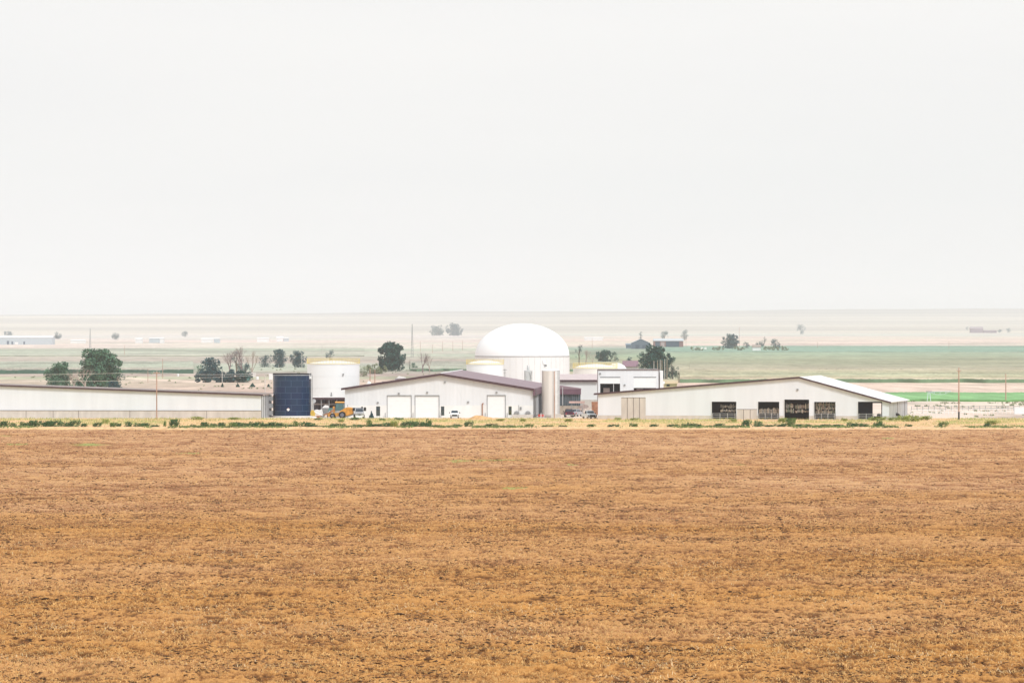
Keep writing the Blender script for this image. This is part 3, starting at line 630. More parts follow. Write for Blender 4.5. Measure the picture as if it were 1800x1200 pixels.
for i, (a, c, y0, y1) in enumerate(mand):
    m = MB(); m.box(X(a), X(c), .02, .1, Z(y1), Z(y0)); d = m.build('entry_door', mat('dark green grey door', (.05, .07, .065), rough=.5) if i < 2 else mat('olive door', (.07, .08, .03), rough=.6, var=.4, scale=3), b)
    m = MB(); m.box(X(a)+.15, X(c)-.15, -.005, .018, Z(y0)-.95, Z(y0)-.2); m.build('window', M_glass, d)
    m = MB(); m.tube((X(c)-.14, -.02, Z(y1)+1.0), (X(c)-.14, -.1, Z(y1)+1.0), .04); m.build('handle', M_chrome, d)
for px, py in [(701, 691), (751, 689), (664, 707), (782, 671), (873, 689), (823, 706)]: lamp(b, X(px), Z(py))
for px in (908.5, 928):
    m = MB(); pts = [(X(px)+1.15*.55*math.cos(a), Z(726)+.55*math.sin(a)) for a in np.linspace(0, math.pi, 9)]
    m.prism(pts, -.4, -.065); m.build('wall_vent', M_grey, b)
m = MB(); m.box(X(900), X(937), -1.3, -.45, 0, .75); m.build('plinth', M_conc, b)
m = MB(); m.tube((X(848), -.3, 0), (X(848), -.3, Z(709)), .11); m.tube((X(848), -.3, Z(709)), (X(848)+.3, -.1, Z(709)), .11); m.build('wall_pipe', M_rust, b)
m = MB(); m.tube((X(912), -.15, Z(726)), (X(912), -.15, Z(711)), .05); m.box(X(914), X(917), -.25, -.065, Z(720), Z(715)); m.build('electric_box', M_grey, b)

# ---- right barn
D = 1307.; yb = 738; rot = -R(10); X, Z = local(1405, yb, D, rot)
b = thing('white_roofed_barn', 'long white cattle barn with five open bays and low roof at the right', 'barn', (XY(1405, D), D, 0), rot)
xl, xr, L = X(1052), X(1561), 40
prof = [(xl, Z(692)), (0, Z(663)), (xr, Z(706))]
roof = lambda x: float(np.interp(x, [p[0] for p in prof], [p[1] for p in prof]))-.05
op = [(1252, 1295, 706, 738), (1333, 1370, 706, 738), (1379, 1422, 702, 738), (1431, 1468, 706, 738), (1507, 1549, 705.5, 738)]
pan = [(1093, 1136, 699), (1296, 1331, 719)]
zs = Z(730.5)
holes = [(X(a), X(c), 0, Z(t)) for a, c, t, _ in op]+[(X(a), X(c), 0, Z(t)) for a, c, t in pan]
up, lo = MB(), MB(); br = sorted(set([xl, 0, xr]+[q for h in holes for q in h[:2]]))
for a, c in zip(br, br[1:]):
    hs = [h for h in holes if h[0] <= a+1e-5 and h[1] >= c-1e-5]
    z0 = hs[0][3] if hs else zs
    if not hs: MB().box(a, c, -.08, .25, 0, zs-.01).build('concrete_footing', M_conc, b)
    up.prism([(a, z0), (c, z0), (c, roof(c)), (a, roof(a))], 0, .2)
up.build('front_wall', mat('white smooth siding', (.725, .765, .815), rough=.5, var=.035, scale=.5, stretch=(1, 1, .12), ribs=('X', 1.1, .08)), b)
for a, c, t in pan:
    m = MB(); m.box(X(a)+.01, X(c)-.01, .02, .2, 0, Z(t)-.02); p = m.build('concrete_panel', M_conc, b)
    m = MB()
    for k in range(1, 4 if c-a > 40 else 3):
        xx = X(a)+(X(c)-X(a))*k/(4 if c-a > 40 else 3); m.box(xx-.05, xx+.05, -.012, .018, 0, Z(t)-.1)
    m.box(X(a), X(c), -.012, .018, Z(t)-.10, Z(t)-.02); m.build('joint', M_joint, p)
# walls and roof; the rear wall has a bay that shows the sandy lot
ang = rot; co, si = math.cos(ang), math.sin(ang)
def to_local(px, py, DD):
    dx, dy = XY(px, DD)-XY(1405, 1307.), DD-1307.; return dx*co+dy*si, -dx*si+dy*co, H-(py-HY)*DD/F
hx0, ly, _ = to_local(1531, 716, 1343.5); hx1, _, _ = to_local(1549, 716, 1343.5)
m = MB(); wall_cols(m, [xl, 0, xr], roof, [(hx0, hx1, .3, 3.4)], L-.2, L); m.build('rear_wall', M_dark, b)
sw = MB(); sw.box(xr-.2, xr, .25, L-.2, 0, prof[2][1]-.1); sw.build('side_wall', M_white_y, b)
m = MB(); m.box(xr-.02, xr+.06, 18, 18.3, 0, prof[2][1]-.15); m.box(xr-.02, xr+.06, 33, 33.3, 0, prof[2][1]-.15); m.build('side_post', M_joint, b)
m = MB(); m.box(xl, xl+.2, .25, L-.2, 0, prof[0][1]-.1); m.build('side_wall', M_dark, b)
m = MB(); m.prism([(xl-.3, prof[0][1]-.03), (0, prof[1][1]), (0, prof[1][1]+.14), (xl-.3, prof[0][1]+.1)], -.5, L+.4)
m.prism([(0, prof[1][1]), (xr+.5, prof[2][1]-.13), (xr+.5, prof[2][1]+.02), (0, prof[1][1]+.14)], -.5, L+.4); m.build('roof', M_roofW, b)
m = MB(); m.prism([(xl-.9, prof[0][1]-.36), (0, prof[1][1]-.22), (0, prof[1][1]+.16), (xl-.9, prof[0][1]+.05)], -.58, -.503)
m.prism([(0, prof[1][1]-.22), (xr+.55, prof[2][1]-.36), (xr+.55, prof[2][1]+.03), (0, prof[1][1]+.16)], -.58, -.503); m.build('fascia', M_trim, b)
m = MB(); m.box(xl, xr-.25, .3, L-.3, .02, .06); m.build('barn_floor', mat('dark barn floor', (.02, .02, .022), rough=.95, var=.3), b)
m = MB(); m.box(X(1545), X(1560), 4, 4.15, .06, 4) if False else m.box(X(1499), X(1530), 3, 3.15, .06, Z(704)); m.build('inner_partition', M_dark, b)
lamp(b, 0-.4, Z(684))
# slatted wooden screens inside the bays
sl_m = [mat('tan slats', (.60, .50, .40), rough=.9, var=.3, scale=3), mat('grey slats', (.38, .36, .33), rough=.9, var=.4, scale=3), mat('green grey slats', (.25, .29, .20), rough=.9, var=.4, scale=3), mat('brown slats', (.36, .28, .22), rough=.9, var=.4, scale=3)]
rnd = random.Random(5)
def slats(a, c, rows_, mats):
    if len(rows_) > 1:
        for r1 in rows_: slats(a, c, [r1], mats)
        return
    mm = MB(); fi = []; xx = X(a)+.1; (t, bt) = rows_[0]
    for zz in (Z(t)-.45, Z(bt)+.35): mm.box(X(a), X(c), 1.2, 1.3, zz-.05, zz+.05); fi += [mats[-1]]*6
    while xx < X(c)-.1:
        q = rnd.choice(mats); y_ = rnd.uniform(.8, 1.1)
        mm.box(xx, xx+rnd.uniform(.10, .15), y_, 1.25+rnd.uniform(0, .1), Z(bt)+rnd.uniform(-.12, .12), Z(t)+rnd.uniform(-.3, .15)); fi += [q]*6
        xx += rnd.uniform(.24, .32)
    o = mm.build('slat_screen', sl_m[0], b)
    for q in (1, 2, 3): o.data.materials.append(sl_m[q])
    o.data.polygons.foreach_set('material_index', fi)
slats(1266, 1295, [(711, 717), (719.5, 724)], [0, 1, 1])
slats(1334, 1369, [(717.5, 727)], [0, 0, 1]); 
slats(1380, 1394, [(709, 717), (718, 725)], [2, 0, 1]); slats(1396, 1421, [(710, 718), (720, 725)], [0, 1, 2, 3, 3])
slats(1432, 1468, [(707, 714), (714, 720), (720, 727)], [3, 0, 1, 2])
def gate(a, c, parent, ztop=1.45, n=4, posts=4):
    g_ = MB()
    for k in range(n): g_.tube((X(a)+.05, -.35, .25+k*(ztop-.25)/(n-1)), (X(c)-.05, -.35, .25+k*(ztop-.25)/(n-1)), .045)
    o = g_.build('gate', M_metal, parent)
    for k in range(posts):
        xx = X(a)+.1+(X(c)-X(a)-.2)*k/(posts-1); MB().tube((xx, -.35, 0), (xx, -.35, ztop+.1), .07).build('gate_post', M_metal, o)
for a, c in ((1253, 1294), (1334, 1369), (1432, 1467), (1508, 1548)): gate(a, c, b)
for a, c, t, _ in op:                                   # posts standing at the bay sides
    m = MB(); m.box(X(a)-.12, X(a)-.005, -.12, -.085 if False else -.085, 0, Z(t)); m.build('bay_post', M_white2, b)

# ---- left barn
D = 1330.; yb = 736; rot = -R(3.5); X, Z = local(459, yb, D)
b = thing('long_white_barn', 'long white barn over a beige concrete wall, running off the left edge', 'barn', (XY(459, D), D, -.15), rot)
xl, xr, L = X(-330), 0, 24; ptop = lambda x: float(np.interp(x, [X(-330), X(-60), 0], [Z(690), Z(675), Z(693)]))
m = MB(); m.prism([(xl, Z(721)), (xr, Z(721)), (xr, ptop(xr)), (X(-60), ptop(X(-60))), (xl, ptop(xl))], 0, .2); m.build('front_wall', mat('white smooth siding', (.725, .765, .815)), b)
m = MB(); m.box(xl, xr, -.12, .25, 0, Z(721)-.01); cw = m.build('concrete_wall', M_conc, b)
m = MB(); m.box(xl, xr, -.16, -.122, Z(721)-.10, Z(721)+.02)
for px in (-60, 43, 91, 136, 227, 363): m.box(X(px)-.05, X(px)+.05, -.14, -.122, 0, Z(721)-.12)
m.build('joint', M_joint, cw)
m = MB(); m.prism([(X(-60), ptop(X(-60))-.02), (.4, ptop(0)-.05), (.4, ptop(0)+.08), (X(-60), ptop(X(-60))+.11)], -.5, L); m.prism([(xl, ptop(xl)), (X(-60), ptop(X(-60))-.02), (X(-60), ptop(X(-60))+.11), (xl, ptop(xl)+.11)], -.5, L)
m.build('roof', mat('brown grey roof', (.30, .25, .23), rough=.6), b)
m = MB(); m.prism([(X(-60), ptop(X(-60))-.22), (.5, ptop(0)-.28), (.5, ptop(0)+.1), (X(-60), ptop(X(-60))+.13)], -.58, -.503); m.prism([(xl, ptop(xl)-.22), (X(-60), ptop(X(-60))-.22), (X(-60), ptop(X(-60))+.13), (xl, ptop(xl)+.13)], -.58, -.503)
m.build('fascia', M_trim, b)
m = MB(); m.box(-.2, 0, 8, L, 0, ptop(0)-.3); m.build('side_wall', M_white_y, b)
m = MB(); m.box(-9, -.3, 7.5, 7.7, 0, ptop(0)-.3); m.build('inner_partition', M_dark, b)
for i in range(5): MB().box(-.05, .18, .3+i*1.9, .55+i*1.9, 0, ptop(0)-.2).build('side_post', M_white2 if i % 2 else M_grey, b)
m = MB()
X1, Z1 = local(470, 733, 1348.)
c = thing('louvred_cabinet', 'grey steel cabinet column between the left barn and the blue tank', 'cabinet', (XY(470, 1348), 1348, 0))
MB().box(-.55, .35, -.4, .5, 0, 5.3).build('body', mat('light grey ribbed', (.55, .55, .55), ribs=('X', 4, .5), var=.2, scale=2), c)
for k in range(3): MB().box(.36, 1.35, -.3, .4, .5+k*1.7, 1.55+k*1.7).build('louvre_box', M_grey, c)
MB().box(.3, 1.5, -.45, .55, 4.2+1.1, 5.42).build('cap', M_white2, c)

# ---- white low building and block building
def simple_block(name, label, cat, p0, p1, D, ytop, depth, wm, rm, parts=None, z_extra=0):
    s = D/F; b = thing(name, label, cat, (XY((p0+p1)/2, D), D, 0)); w = (p1-p0)*s/2; h = H-(ytop-HY)*s
    MB().box(-w, w, 0, depth, 0, h).build('wall', wm, b); return b, s, w, h
D = 1440.; b, s, w, h = simple_block('low_white_building', 'low white building with pinkish roof between the silos and the block building', 'building', 976, 1052, D, 668.5, 14, M_white2, None)
m = MB(); m.prism([(-.6, h-.1), (14.6, h+1.35), (14.6, h+1.5), (-.6, h+.12)], -w-.2, w, ax='x'); m.build('roof', mat('pale pink roof', (.60, .50, .50), rough=.5, ribs=('X', .9, .3)), b)
m = MB(); m.box(-w-.2, w-.05, -.72, -.62, h-.32, h+.16); m.build('fascia', M_trim, b)
m = MB(); m.box(-w+4, w-.1, -.5, -.02, 0, 3.0); m.build('concrete_footing', M_conc, b)
D = 1415.; s = D/F; X, Z = local(1106.5, HY+H*F/D, D)
b = thing('block_building', 'tall flat roofed white building with two half open bay doors', 'building', (XY(1106.5, D), D, 0))
x0, x1, zt = X(1051), X(1158), Z(649.5); hs = [(X(1055), X(1090), 0, Z(663)), (X(1114), X(1153), 0, Z(663))]
m = MB(); wall_cols(m, [x0, x1], lambda q: zt, hs, 0, .25); m.build('front_wall', M_white, b)
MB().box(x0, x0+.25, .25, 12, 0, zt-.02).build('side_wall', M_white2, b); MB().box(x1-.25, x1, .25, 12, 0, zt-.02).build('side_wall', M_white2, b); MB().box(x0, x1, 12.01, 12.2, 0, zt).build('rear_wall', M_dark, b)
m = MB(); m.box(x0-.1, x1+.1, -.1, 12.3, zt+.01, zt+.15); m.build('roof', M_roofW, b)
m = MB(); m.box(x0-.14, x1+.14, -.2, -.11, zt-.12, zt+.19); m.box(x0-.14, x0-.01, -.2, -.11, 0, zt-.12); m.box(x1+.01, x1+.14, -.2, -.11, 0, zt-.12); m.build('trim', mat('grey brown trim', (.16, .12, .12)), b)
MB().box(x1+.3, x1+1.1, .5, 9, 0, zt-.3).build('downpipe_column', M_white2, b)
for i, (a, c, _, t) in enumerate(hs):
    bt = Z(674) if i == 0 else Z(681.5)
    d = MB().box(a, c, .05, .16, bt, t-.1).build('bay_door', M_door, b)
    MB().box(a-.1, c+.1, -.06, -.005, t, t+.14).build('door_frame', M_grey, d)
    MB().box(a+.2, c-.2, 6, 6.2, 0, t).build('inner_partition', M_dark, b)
MB().box(X(1078), X(1079.2), .3, .5, 0, Z(674)).build('bay_post', M_metal, b)
m = MB(); m.box(X(1061), X(1072), 2, 4, 2, Z(682)); m.build('hopper', mat('dull pink grey', (.42, .35, .34)), b)
m = MB(); m.box(X(1119), X(1131), 1, 3, 2, Z(683.5)); m.box(X(1136), X(1150), 1, 3, 2, Z(683.5)); m.build('stored_panel', mat('dull pink grey', (.42, .35, .34)), b)
lamp(b, X(1098), Z(676)); lamp(b, X(1055), Z(656))
# open sided shed between the silos and the low building
D = 1385.; X, Z = local(998, HY+H*F/D, D)
b = thing('curtain_sided_shed', 'maroon valanced shed with blue grey curtain sides right of the silos', 'shed', (XY(998, D), D, 0))
x0, x1 = X(962), X(1020.5)
MB().box(x0, x1, 0, .2, Z(713)+.01, Z(693)).build('curtain', M_curt2, b)
m = MB()
for k in range(17): m.box(x0+k*.5, x0+k*.5+.07, -.08, -.002, Z(713), Z(693)+.15)
m.build('curtain_batten', mat('pale batten', (.30, .33, .35)), b)
MB().box(x0, x1, -.4, .35, 0, Z(713)).build('low_wall', mat('tan concrete', (.42, .36, .30), var=.2), b)
m = MB(); m.prism([(-.5, Z(693)+.02), (-.25, Z(693)+.02), (-.25, Z(682.5)), (-.5, Z(682.5))], x0, x1+.1, ax='x'); m.build('valance', M_roofPd, b)
m = MB(); m.prism([(X(962), Z(675)), (X(985), Z(677.5)), (x1+.2, Z(682.5)), (x1+.2, Z(683.5)), (X(962), Z(683.5))], -.55, 9); m.build('roof', M_roofP, b)
MB().tube((X(989), -.7, Z(712)), (X(989), -.7, Z(680)), .06).build('drain_pipe', M_white2, b)
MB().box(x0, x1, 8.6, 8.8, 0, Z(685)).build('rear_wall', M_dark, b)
# shed behind the loader
D = 1395.; X, Z = local(576, HY+H*F/D, D)
b = thing('open_feed_shed', 'low dark open shed behind the yellow wheel loader', 'shed', (XY(576, D), D, 0))
x0, x1 = X(549), X(610)
MB().box(x0, x1, 5, 5.2, 0, Z(699)).build('rear_wall', mat('purple grey boards', (.09, .08, .10), var=.4, scale=2, stretch=(1, 1, .15)), b)
MB().box(x0, x1, -.3, 5.4, Z(699)+.01, Z(697)).build('roof', M_roofW, b)
MB().box(x0, x1, -.36, -.31, Z(702), Z(698.5)).build('fascia', M_trim, b)
MB().box(x0+.3, x1, 1.2, 1.4, Z(711.5), Z(709)).build('feed_rail', mat('grey brown wood', (.33, .29, .27)), b)
for k in range(5): MB().box(x0+.2+k*1.9, x0+.4+k*1.9, 0, .2, 0, Z(699)).build('post', M_grey, b)
MB().box(x0, x1, .9, 2.2, 0, .9).build('feed_bunk', M_conc, b)

# ------------------------------------------------------------------ tanks, dome, silos
def ring_rail(R_, z, hgt, a0=0, a1=360, n=40, r=.028, rails=3):
    m = MB()
    for k in range(rails):
        zz = z+hgt*(k+1)/rails
        for i in range(n):
            a, c = R(a0+(a1-a0)*i/n), R(a0+(a1-a0)*(i+1)/n)
            m.tube((R_*math.cos(a), R_*math.sin(a), zz), (R_*math.cos(c), R_*math.sin(c), zz), r*1.2, n=4)
    for i in range(n+1):
        a = R(a0+(a1-a0)*i/n); m.tube((R_*math.cos(a), R_*math.sin(a), z), (R_*math.cos(a), R_*math.sin(a), z+hgt), r, n=4)
    m2 = MB(); N = n
    for i in range(n):
        a, c = R(a0+(a1-a0)*i/n), R(a0+(a1-a0)*(i+1)/n)
        m2.add([(R_*math.cos(a), R_*math.sin(a), z), (R_*math.cos(c), R_*math.sin(c), z), (R_*math.cos(c), R_*math.sin(c), z+.16), (R_*math.cos(a), R_*math.sin(a), z+.16)], [(0, 1, 2, 3)])
    m.v, m.f = m.v, m.f; m.add(m2.v, m2.f); return m
def tank(name, label, pl, pr, D, yrim, ypeak, wm, rail=None, roofm=None, base=True):
    s = D/F; px = (pl+pr)/2; rr_ = (pr-pl)/2*s; zt = H-(yrim-HY)*s; zp = max(zt+.2, H-(ypeak-HY)*s)
    t = thing(name, label, 'tank', (XY(px, D), D, 0))
    MB().lathe([(rr_, 0), (rr_, zt)], 64).build('shell', wm, t, True)
    MB().lathe([(rr_+.12, zt+.005), (rr_+.12, zt+.1), (rr_*.75, zt+(zp-zt)*.62), (rr_*.35, zt+(zp-zt)*.93), (.05, zp)], 64).build('roof', roofm or wm, t, True)
    if rail: 
        ring_rail(rr_+.06, zt+.12, rail, n=52).build('railing', M_yel, t)
    m = MB(); 
    for k in range(1, 4): m.lathe([(rr_+.02, zt*k/4-.04), (rr_+.05, zt*k/4-.04), (rr_+.05, zt*k/4+.04), (rr_+.02, zt*k/4+.04)], 64)
    m.build('seam', wm, t, True)
    return t, s, rr_, zt
t, s, rr_, zt = tank('white_tank', 'tall white tank with yellow rail beside the blue tank', 540, 632, 1450, 640, 634, M_tankW, 1.35)
m = MB(); m.tube((-.3, -rr_-.1, 4.8), (-.3, -rr_-.1, 3.2), .12); m.box(-.5, -.1, -rr_-.3, -rr_-.02, 3.6, 4.2); m.build('valve', M_grey, t)
MB().box(2.6, 2.9, -rr_*.95-.25, -rr_*.95+.3, 9.2, 9.6).build('gauge', M_grey, t)
tank('small_white_tank', 'short white tank with yellow rail in front of the dome left side', 820, 885, 1475, 641, 633, M_tankW, 1.25)
tank('cream_tank', 'broad cream tank with yellow rail right of the dome', 1007.5, 1085, 1490, 648, 639.5, M_tankC, 1.35, M_tankW)
tank('domed_white_tank', 'white domed tank top behind the block building', 1066, 1102, 1515, 650, 637.5, M_tankW, None)
# dome digester
D = 1530.; s = D/F; R0 = 83*s; zs = H-(626-HY)*s; zp = H-(569-HY)*s
t = thing('dome_digester', 'huge white domed digester rising behind the maroon roofed barn', 'digester', (XY(918, D), D, 0))
MB().lathe([(R0, 0), (R0, zs)], 96).build('wall', mat('off white panel wall', (.75, .76, .76), rough=.6, var=.03, scale=.2, stretch=(1, 1, .2)), t, True)
MB().lathe([(R0*math.cos(a), zs+.12+(zp-zs)*math.sin(a)) for a in np.linspace(0, math.pi/2, 26)], 96).build('dome', M_dome, t, True)
MB().lathe([(R0+.02, zs-.08), (R0+.10, zs-.08), (R0+.10, zs+.10), (R0+.02, zs+.10)], 96).build('seam', mat('grey band', (.45, .45, .45)), t, True)
m = MB()
for i in range(48):
    a = 2*math.pi*i/48; m.box(R0*math.cos(a)-.04, R0*math.cos(a)+.04, R0*math.sin(a)-.04, R0*math.sin(a)+.04, 0, zs-.1)
m.build('wall_rib', mat('pale rib', (.68, .67, .65)), t)
a_ = math.acos(60/83); zz = zs+(zp-zs)*math.sin(math.acos(62/83*1.0))*.42
MB().lathe([(.25, 0), (.25, .12)], 10, (60*s, -R0*math.sin(a_)*.87, H-(612-HY)*s), ax='y').build('port', M_grey, t)
# equipment above the vessel
t = thing('relief_stack', 'small pale stack with dark valve standing above the silos against the dome', 'stack', (XY(956.5, 1500), 1500, 0))
z0 = H-(650-HY)*.15; MB().box(-.35, .35, -.3, .3, 0, z0+1.5).build('pipe', M_tankW, t); MB().lathe([(.5, 0), (.5, .8), (.25, 1.1)], 14, (0, 0, z0+1.5)).build('hood', M_tankW, t, True); MB().box(.1, .7, -.5, 0, z0+.9, z0+1.4).build('valve', M_grey, t)
t = thing('pressure_vessel', 'pale grey capped vessel in front of the dome, above the barn roof', 'vessel', (XY(928.5, 1480), 1480, 0)); z0 = H-(651-HY)*.148
MB().lathe([(1.1, 0), (1.1, z0-.1), (1.0, z0), (.36, z0+.1), (.36, z0+1.2), (.2, z0+1.4)], 24).build('body', mat('pale silver', (.60, .62, .62), rough=.35, var=.1, metal=.3), t, True)
m = MB(); m.tube((.5, -1.1, z0-2.5), (.9, -1.25, z0-.3), .06); m.tube((.2, -1.15, z0-.4), (.9, -1.2, z0-2.2), .06); m.build('pipework', M_grey, t)
t = thing('roof_antenna', 'thin mast with crossbars standing over the maroon barn roof', 'antenna', (XY(887.5, 1465), 1465, 0)); z0 = H-(648-HY)*.1465
m = MB(); m.tube((0, 0, 0), (0, 0, z0), .08); m.build('mast', M_grey, t); m = MB(); m.tube((-.5, 0, z0-.3), (.5, 0, z0-.3), .06); m.tube((-.35, 0, z0-1.0), (.35, 0, z0-1.0), .05); m.build('crossbar', M_grey, t)
# silos
for pc, D, yt, lab in ((964, 1342, 649.5, 'nearer stained grey white silo, broad, right of the maroon roofed barn'), (973, 1347, 648.5, 'rear white silo half hidden behind the stained grey silo')):
    s = D/F; z0 = H-(yt-HY)*s; t = thing('feed_silo', lab, 'silo', (XY(pc, D), D, 0), group='feed silos')
    r0 = 11.7*s if pc == 964 else 11*s
    MB().lathe([(r0, 0), (r0, z0-.35)], 40).build('shell', M_silo if pc == 964 else mat('white silo paint', (.78, .77, .75), var=.06), t, True)
    MB().lathe([(r0+.05, z0-.34), (r0+.05, z0-.2), (r0*.6, z0), (.2, z0+.1)], 40).build('cap', M_tankW, t, True)
    MB().lathe([(r0+.25, 0), (r0+.25, .8)], 32).build('base', M_conc, t, True)
    m = MB(); m.tube((r0*.9, -r0*.55, 0), (r0*.9, -r0*.55, z0-.3), .05); m.tube((r0*.7, -r0*.75, 0), (r0*.7, -r0*.75, z0-.3), .05); m.build('ladder', M_grey, t)
# blue tank
def blue_mat():
    m = bpy.data.materials.new('blue enamel panels'); m.use_nodes = True; t = m.node_tree; b = t.nodes['Principled BSDF']
    b.inputs['Roughness'].default_value = .22; b.inputs['Specular IOR Level'].default_value = .32
    c = t.nodes.new('ShaderNodeTexCoord'); sp = t.nodes.new('ShaderNodeSeparateXYZ'); t.links.new(c.outputs['Object'], sp.inputs[0])
    at = t.nodes.new('ShaderNodeMath'); at.operation = 'ARCTAN2'; t.links.new(sp.outputs[0], at.inputs[0]); t.links.new(sp.outputs[1], at.inputs[1])
    mu = t.nodes.new('ShaderNodeMath'); mu.operation = 'MULTIPLY'; mu.inputs[1].default_value = 4.46; t.links.new(at.outputs[0], mu.inputs[0])
    cb = t.nodes.new('ShaderNodeCombineXYZ'); t.links.new(mu.outputs[0], cb.inputs[0]); t.links.new(sp.outputs[2], cb.inputs[1])
    br = t.nodes.new('ShaderNodeTexBrick'); br.inputs['Scale'].default_value = 1; br.inputs['Brick Width'].default_value = 2.8; br.inputs['Row Height'].default_value = 1.45
    br.inputs['Mortar Size'].default_value = .045; br.inputs['Color1'].default_value = (.002, .020, .075, 1); br.inputs['Color2'].default_value = (.006, .036, .080, 1); br.inputs['Mortar'].default_value = (.045, .09, .15, 1)
    t.links.new(cb.outputs[0], br.inputs[0]); t.links.new(br.outputs[0], b.inputs['Base Color']); return m
D = 1350.; s = D/F; r0 = 33*s; z0 = H-(656-HY)*s
t = thing('blue_tank', 'dark blue panelled storage tank beside the left barn', 'tank', (XY(513, D), D, 0))
MB().lathe([(r0, .35), (r0, z0-.35)], 72).build('shell', blue_mat(), t, True)
MB().lathe([(r0+.04, z0-.48), (r0+.09, z0-.48), (r0+.09, z0-.34), (r0+.04, z0-.34)], 72).build('stiffener_ring', mat('pale band', (.5, .52, .55)), t, True)
MB().lathe([(r0+.03, z0-.33), (r0+.06, z0-.33), (r0+.06, z0), (r0-.1, z0), (r0-.12, z0-1.2)], 72).build('rim', mat('black blue rim', (.012, .016, .03)), t, True)
MB().lathe([(r0+.35, 0), (r0+.35, .34)], 72).build('base', M_concL, t, True)
sx, sy = (508-513)*s, -math.sqrt(r0**2-((508-513)*s)**2)-.06; zc = H-(719-HY)*s
m = MB(); m.add([(sx-.42, sy, zc), (sx, sy, zc-.42), (sx+.42, sy, zc), (sx, sy, zc+.42), (sx-.42, sy+.03, zc), (sx, sy+.03, zc-.42), (sx+.42, sy+.03, zc), (sx, sy+.03, zc+.42)], [(0, 1, 2, 3), (7, 6, 5, 4), (0, 4, 5, 1), (1, 5, 6, 2), (2, 6, 7, 3), (3, 7, 4, 0)])
m.build('diamond_sign', mat('white sign', (.85, .85, .85)), t)
m = MB(); m.add([(sx-.10, sy-.01, zc+.25), (sx, sy-.01, zc+.15), (sx+.10, sy-.01, zc+.25), (sx, sy-.01, zc+.36)], [(0, 1, 2, 3)]); m.build('sign_mark', M_red, t)
m = MB(); m.tube((r0+.1, -.6, 0), (r0+.1, -.6, z0+.1), .10); m.tube((r0+.45, -.6, 0), (r0+.45, -.6, z0-.4), .05)
for k in range(22): m.tube((r0+.1, -.6, .4+k*.43), (r0+.45, -.6, .4+k*.43), .025, n=4)
m.build('ladder', M_grey, t)
m = MB(); m.box(r0-.95, r0+.25, -1.5, -.8, z0-1.3, z0-.65); m.box(r0-.5, r0-.1, -1.4, -.7, z0-.9, z0+.05); m.build('white_hatch_box', M_tankW, t); 
m = MB(); m.lathe([(.5, 0), (.5, .25)], 14, (r0+.75, -.2, 3.8), ax='y'); m.build('round_cover', mat('pale disc', (.55, .57, .58)), t, True)

# ------------------------------------------------------------------ poles and wires
def pole(px, ytop, ybase, m, label, r=.14, D=None, arms=(), group=None, name='utility_pole', wrap=False):
    D = D or DG(ybase); s = D/F; z0 = H-(ytop-HY)*s; r = max(r*.85, .11)
    t = thing(name, label, 'pole', (XY(px, D), D, 0), 0, group)
    MB().tube((0, 0, 0), (0, 0, z0), r*1.15, r*.8, 8).build('shaft', m, t)
    for dz, w in arms: 
        MB().box(-w, w, -.18-r, -r*.9, z0-dz-.08, z0-dz+.08).build('crossarm', m, t)
        for q in (-w*.85, 0, w*.85): MB().tube((q, -.1-r, z0-dz+.08), (q, -.1-r, z0-dz+.3), .05).build('insulator', M_metal, t)
    if wrap: MB().tube((0, 0, .02), (0, 0, 1.9), r*1.35, r*1.3, 8).build('base_wrap', M_black, t)
    return t, z0
_, zA = pole(275.5, 652, 737, M_pole, 'reddish wooden utility pole in front of the long left barn', .15, arms=((.4, .75),))
pole(1685.5, 646, 738, M_pole, 'reddish wooden utility pole with black base on the sandy lot', .17, arms=((.7, .5),), wrap=True)
pole(974.5, 652, 737, M_pole, 'rust red wooden pole standing in front of the silos', .13)
pole(286, 630, 665, M_pole, 'thin pole behind the reddish pole by the left barn', .12)
pole(260, 648, 672, M_pole, 'short thin pole left of the reddish pole by the left barn', .12)
pole(466, 656, 692, M_polep, 'pale pole left of the blue tank with a white box beside it', .16)
pole(390.5, 653, 673, M_polep, 'thin white pole in front of the dark hedge', .14)
pole(474.5, 627, 645, M_polep, 'pale pole among the round trees, left one', .15); pole(505, 627, 648, M_polep, 'pale pole in front of the left round tree', .15); pole(530.5, 620, 648, M_polep, 'pale pole in front of the right round tree', .15)
pole(566, 608, 632, M_polep, 'thin pole above the white railed tank', .12)
pole(650.5, 648, 675, M_pole, 'orange brown pole beside the small white bin', .2); pole(659, 649, 675, M_pole, 'second orange brown pole, right of the small white bin', .2)
for i, (px, yt, lab) in enumerate([(1149.5, 634, 'leftmost'), (1156, 633, 'second from left'), (1160.5, 632, 'third from left'), (1163.5, 633, 'fourth from left'), (1168.5, 631, 'fifth from left'), (1172.5, 630.5, 'rightmost')]):
    pole(px, yt, 667, M_polep if i % 2 == 0 else mat('tan pole', (.45, .36, .28)), lab+' pole of the row in front of the big dark tree', .15, group='row of pale poles')
for px, yt, yb_, lab in [(739, 600, 617, 'first'), (760.5, 605, 620, 'second'), (778, 600, 618, 'third'), (796, 600, 617, 'fourth'), (813, 599, 616, 'fifth')]:
    pole(px, yt, yb_, M_pole, 'thin distant pole between the lattice mast and the dome, %s from the mast' % lab, .16, group='distant line poles')
for px, yt, yb_, lab in [(219, 607, 625, 'thin distant pole right of the big cottonwood top'), (1206, 590, 612, 'thin distant pole at the right end of the far open shed'), (1299.5, 575, 612, 'tall distant pole beside the broad farmstead tree'), (1041, 594, 612, 'thin distant pole above the cream tank'), (1668, 599, 614, 'thin distant pole beyond the right blue green field'), (1437, 601, 612, 'thin distant pole above the right barn ridge'), (1768, 657, 706, 'thin pole at the edge of the bright green field')]:
    pole(px, yt, yb_, M_pole, lab, .17)
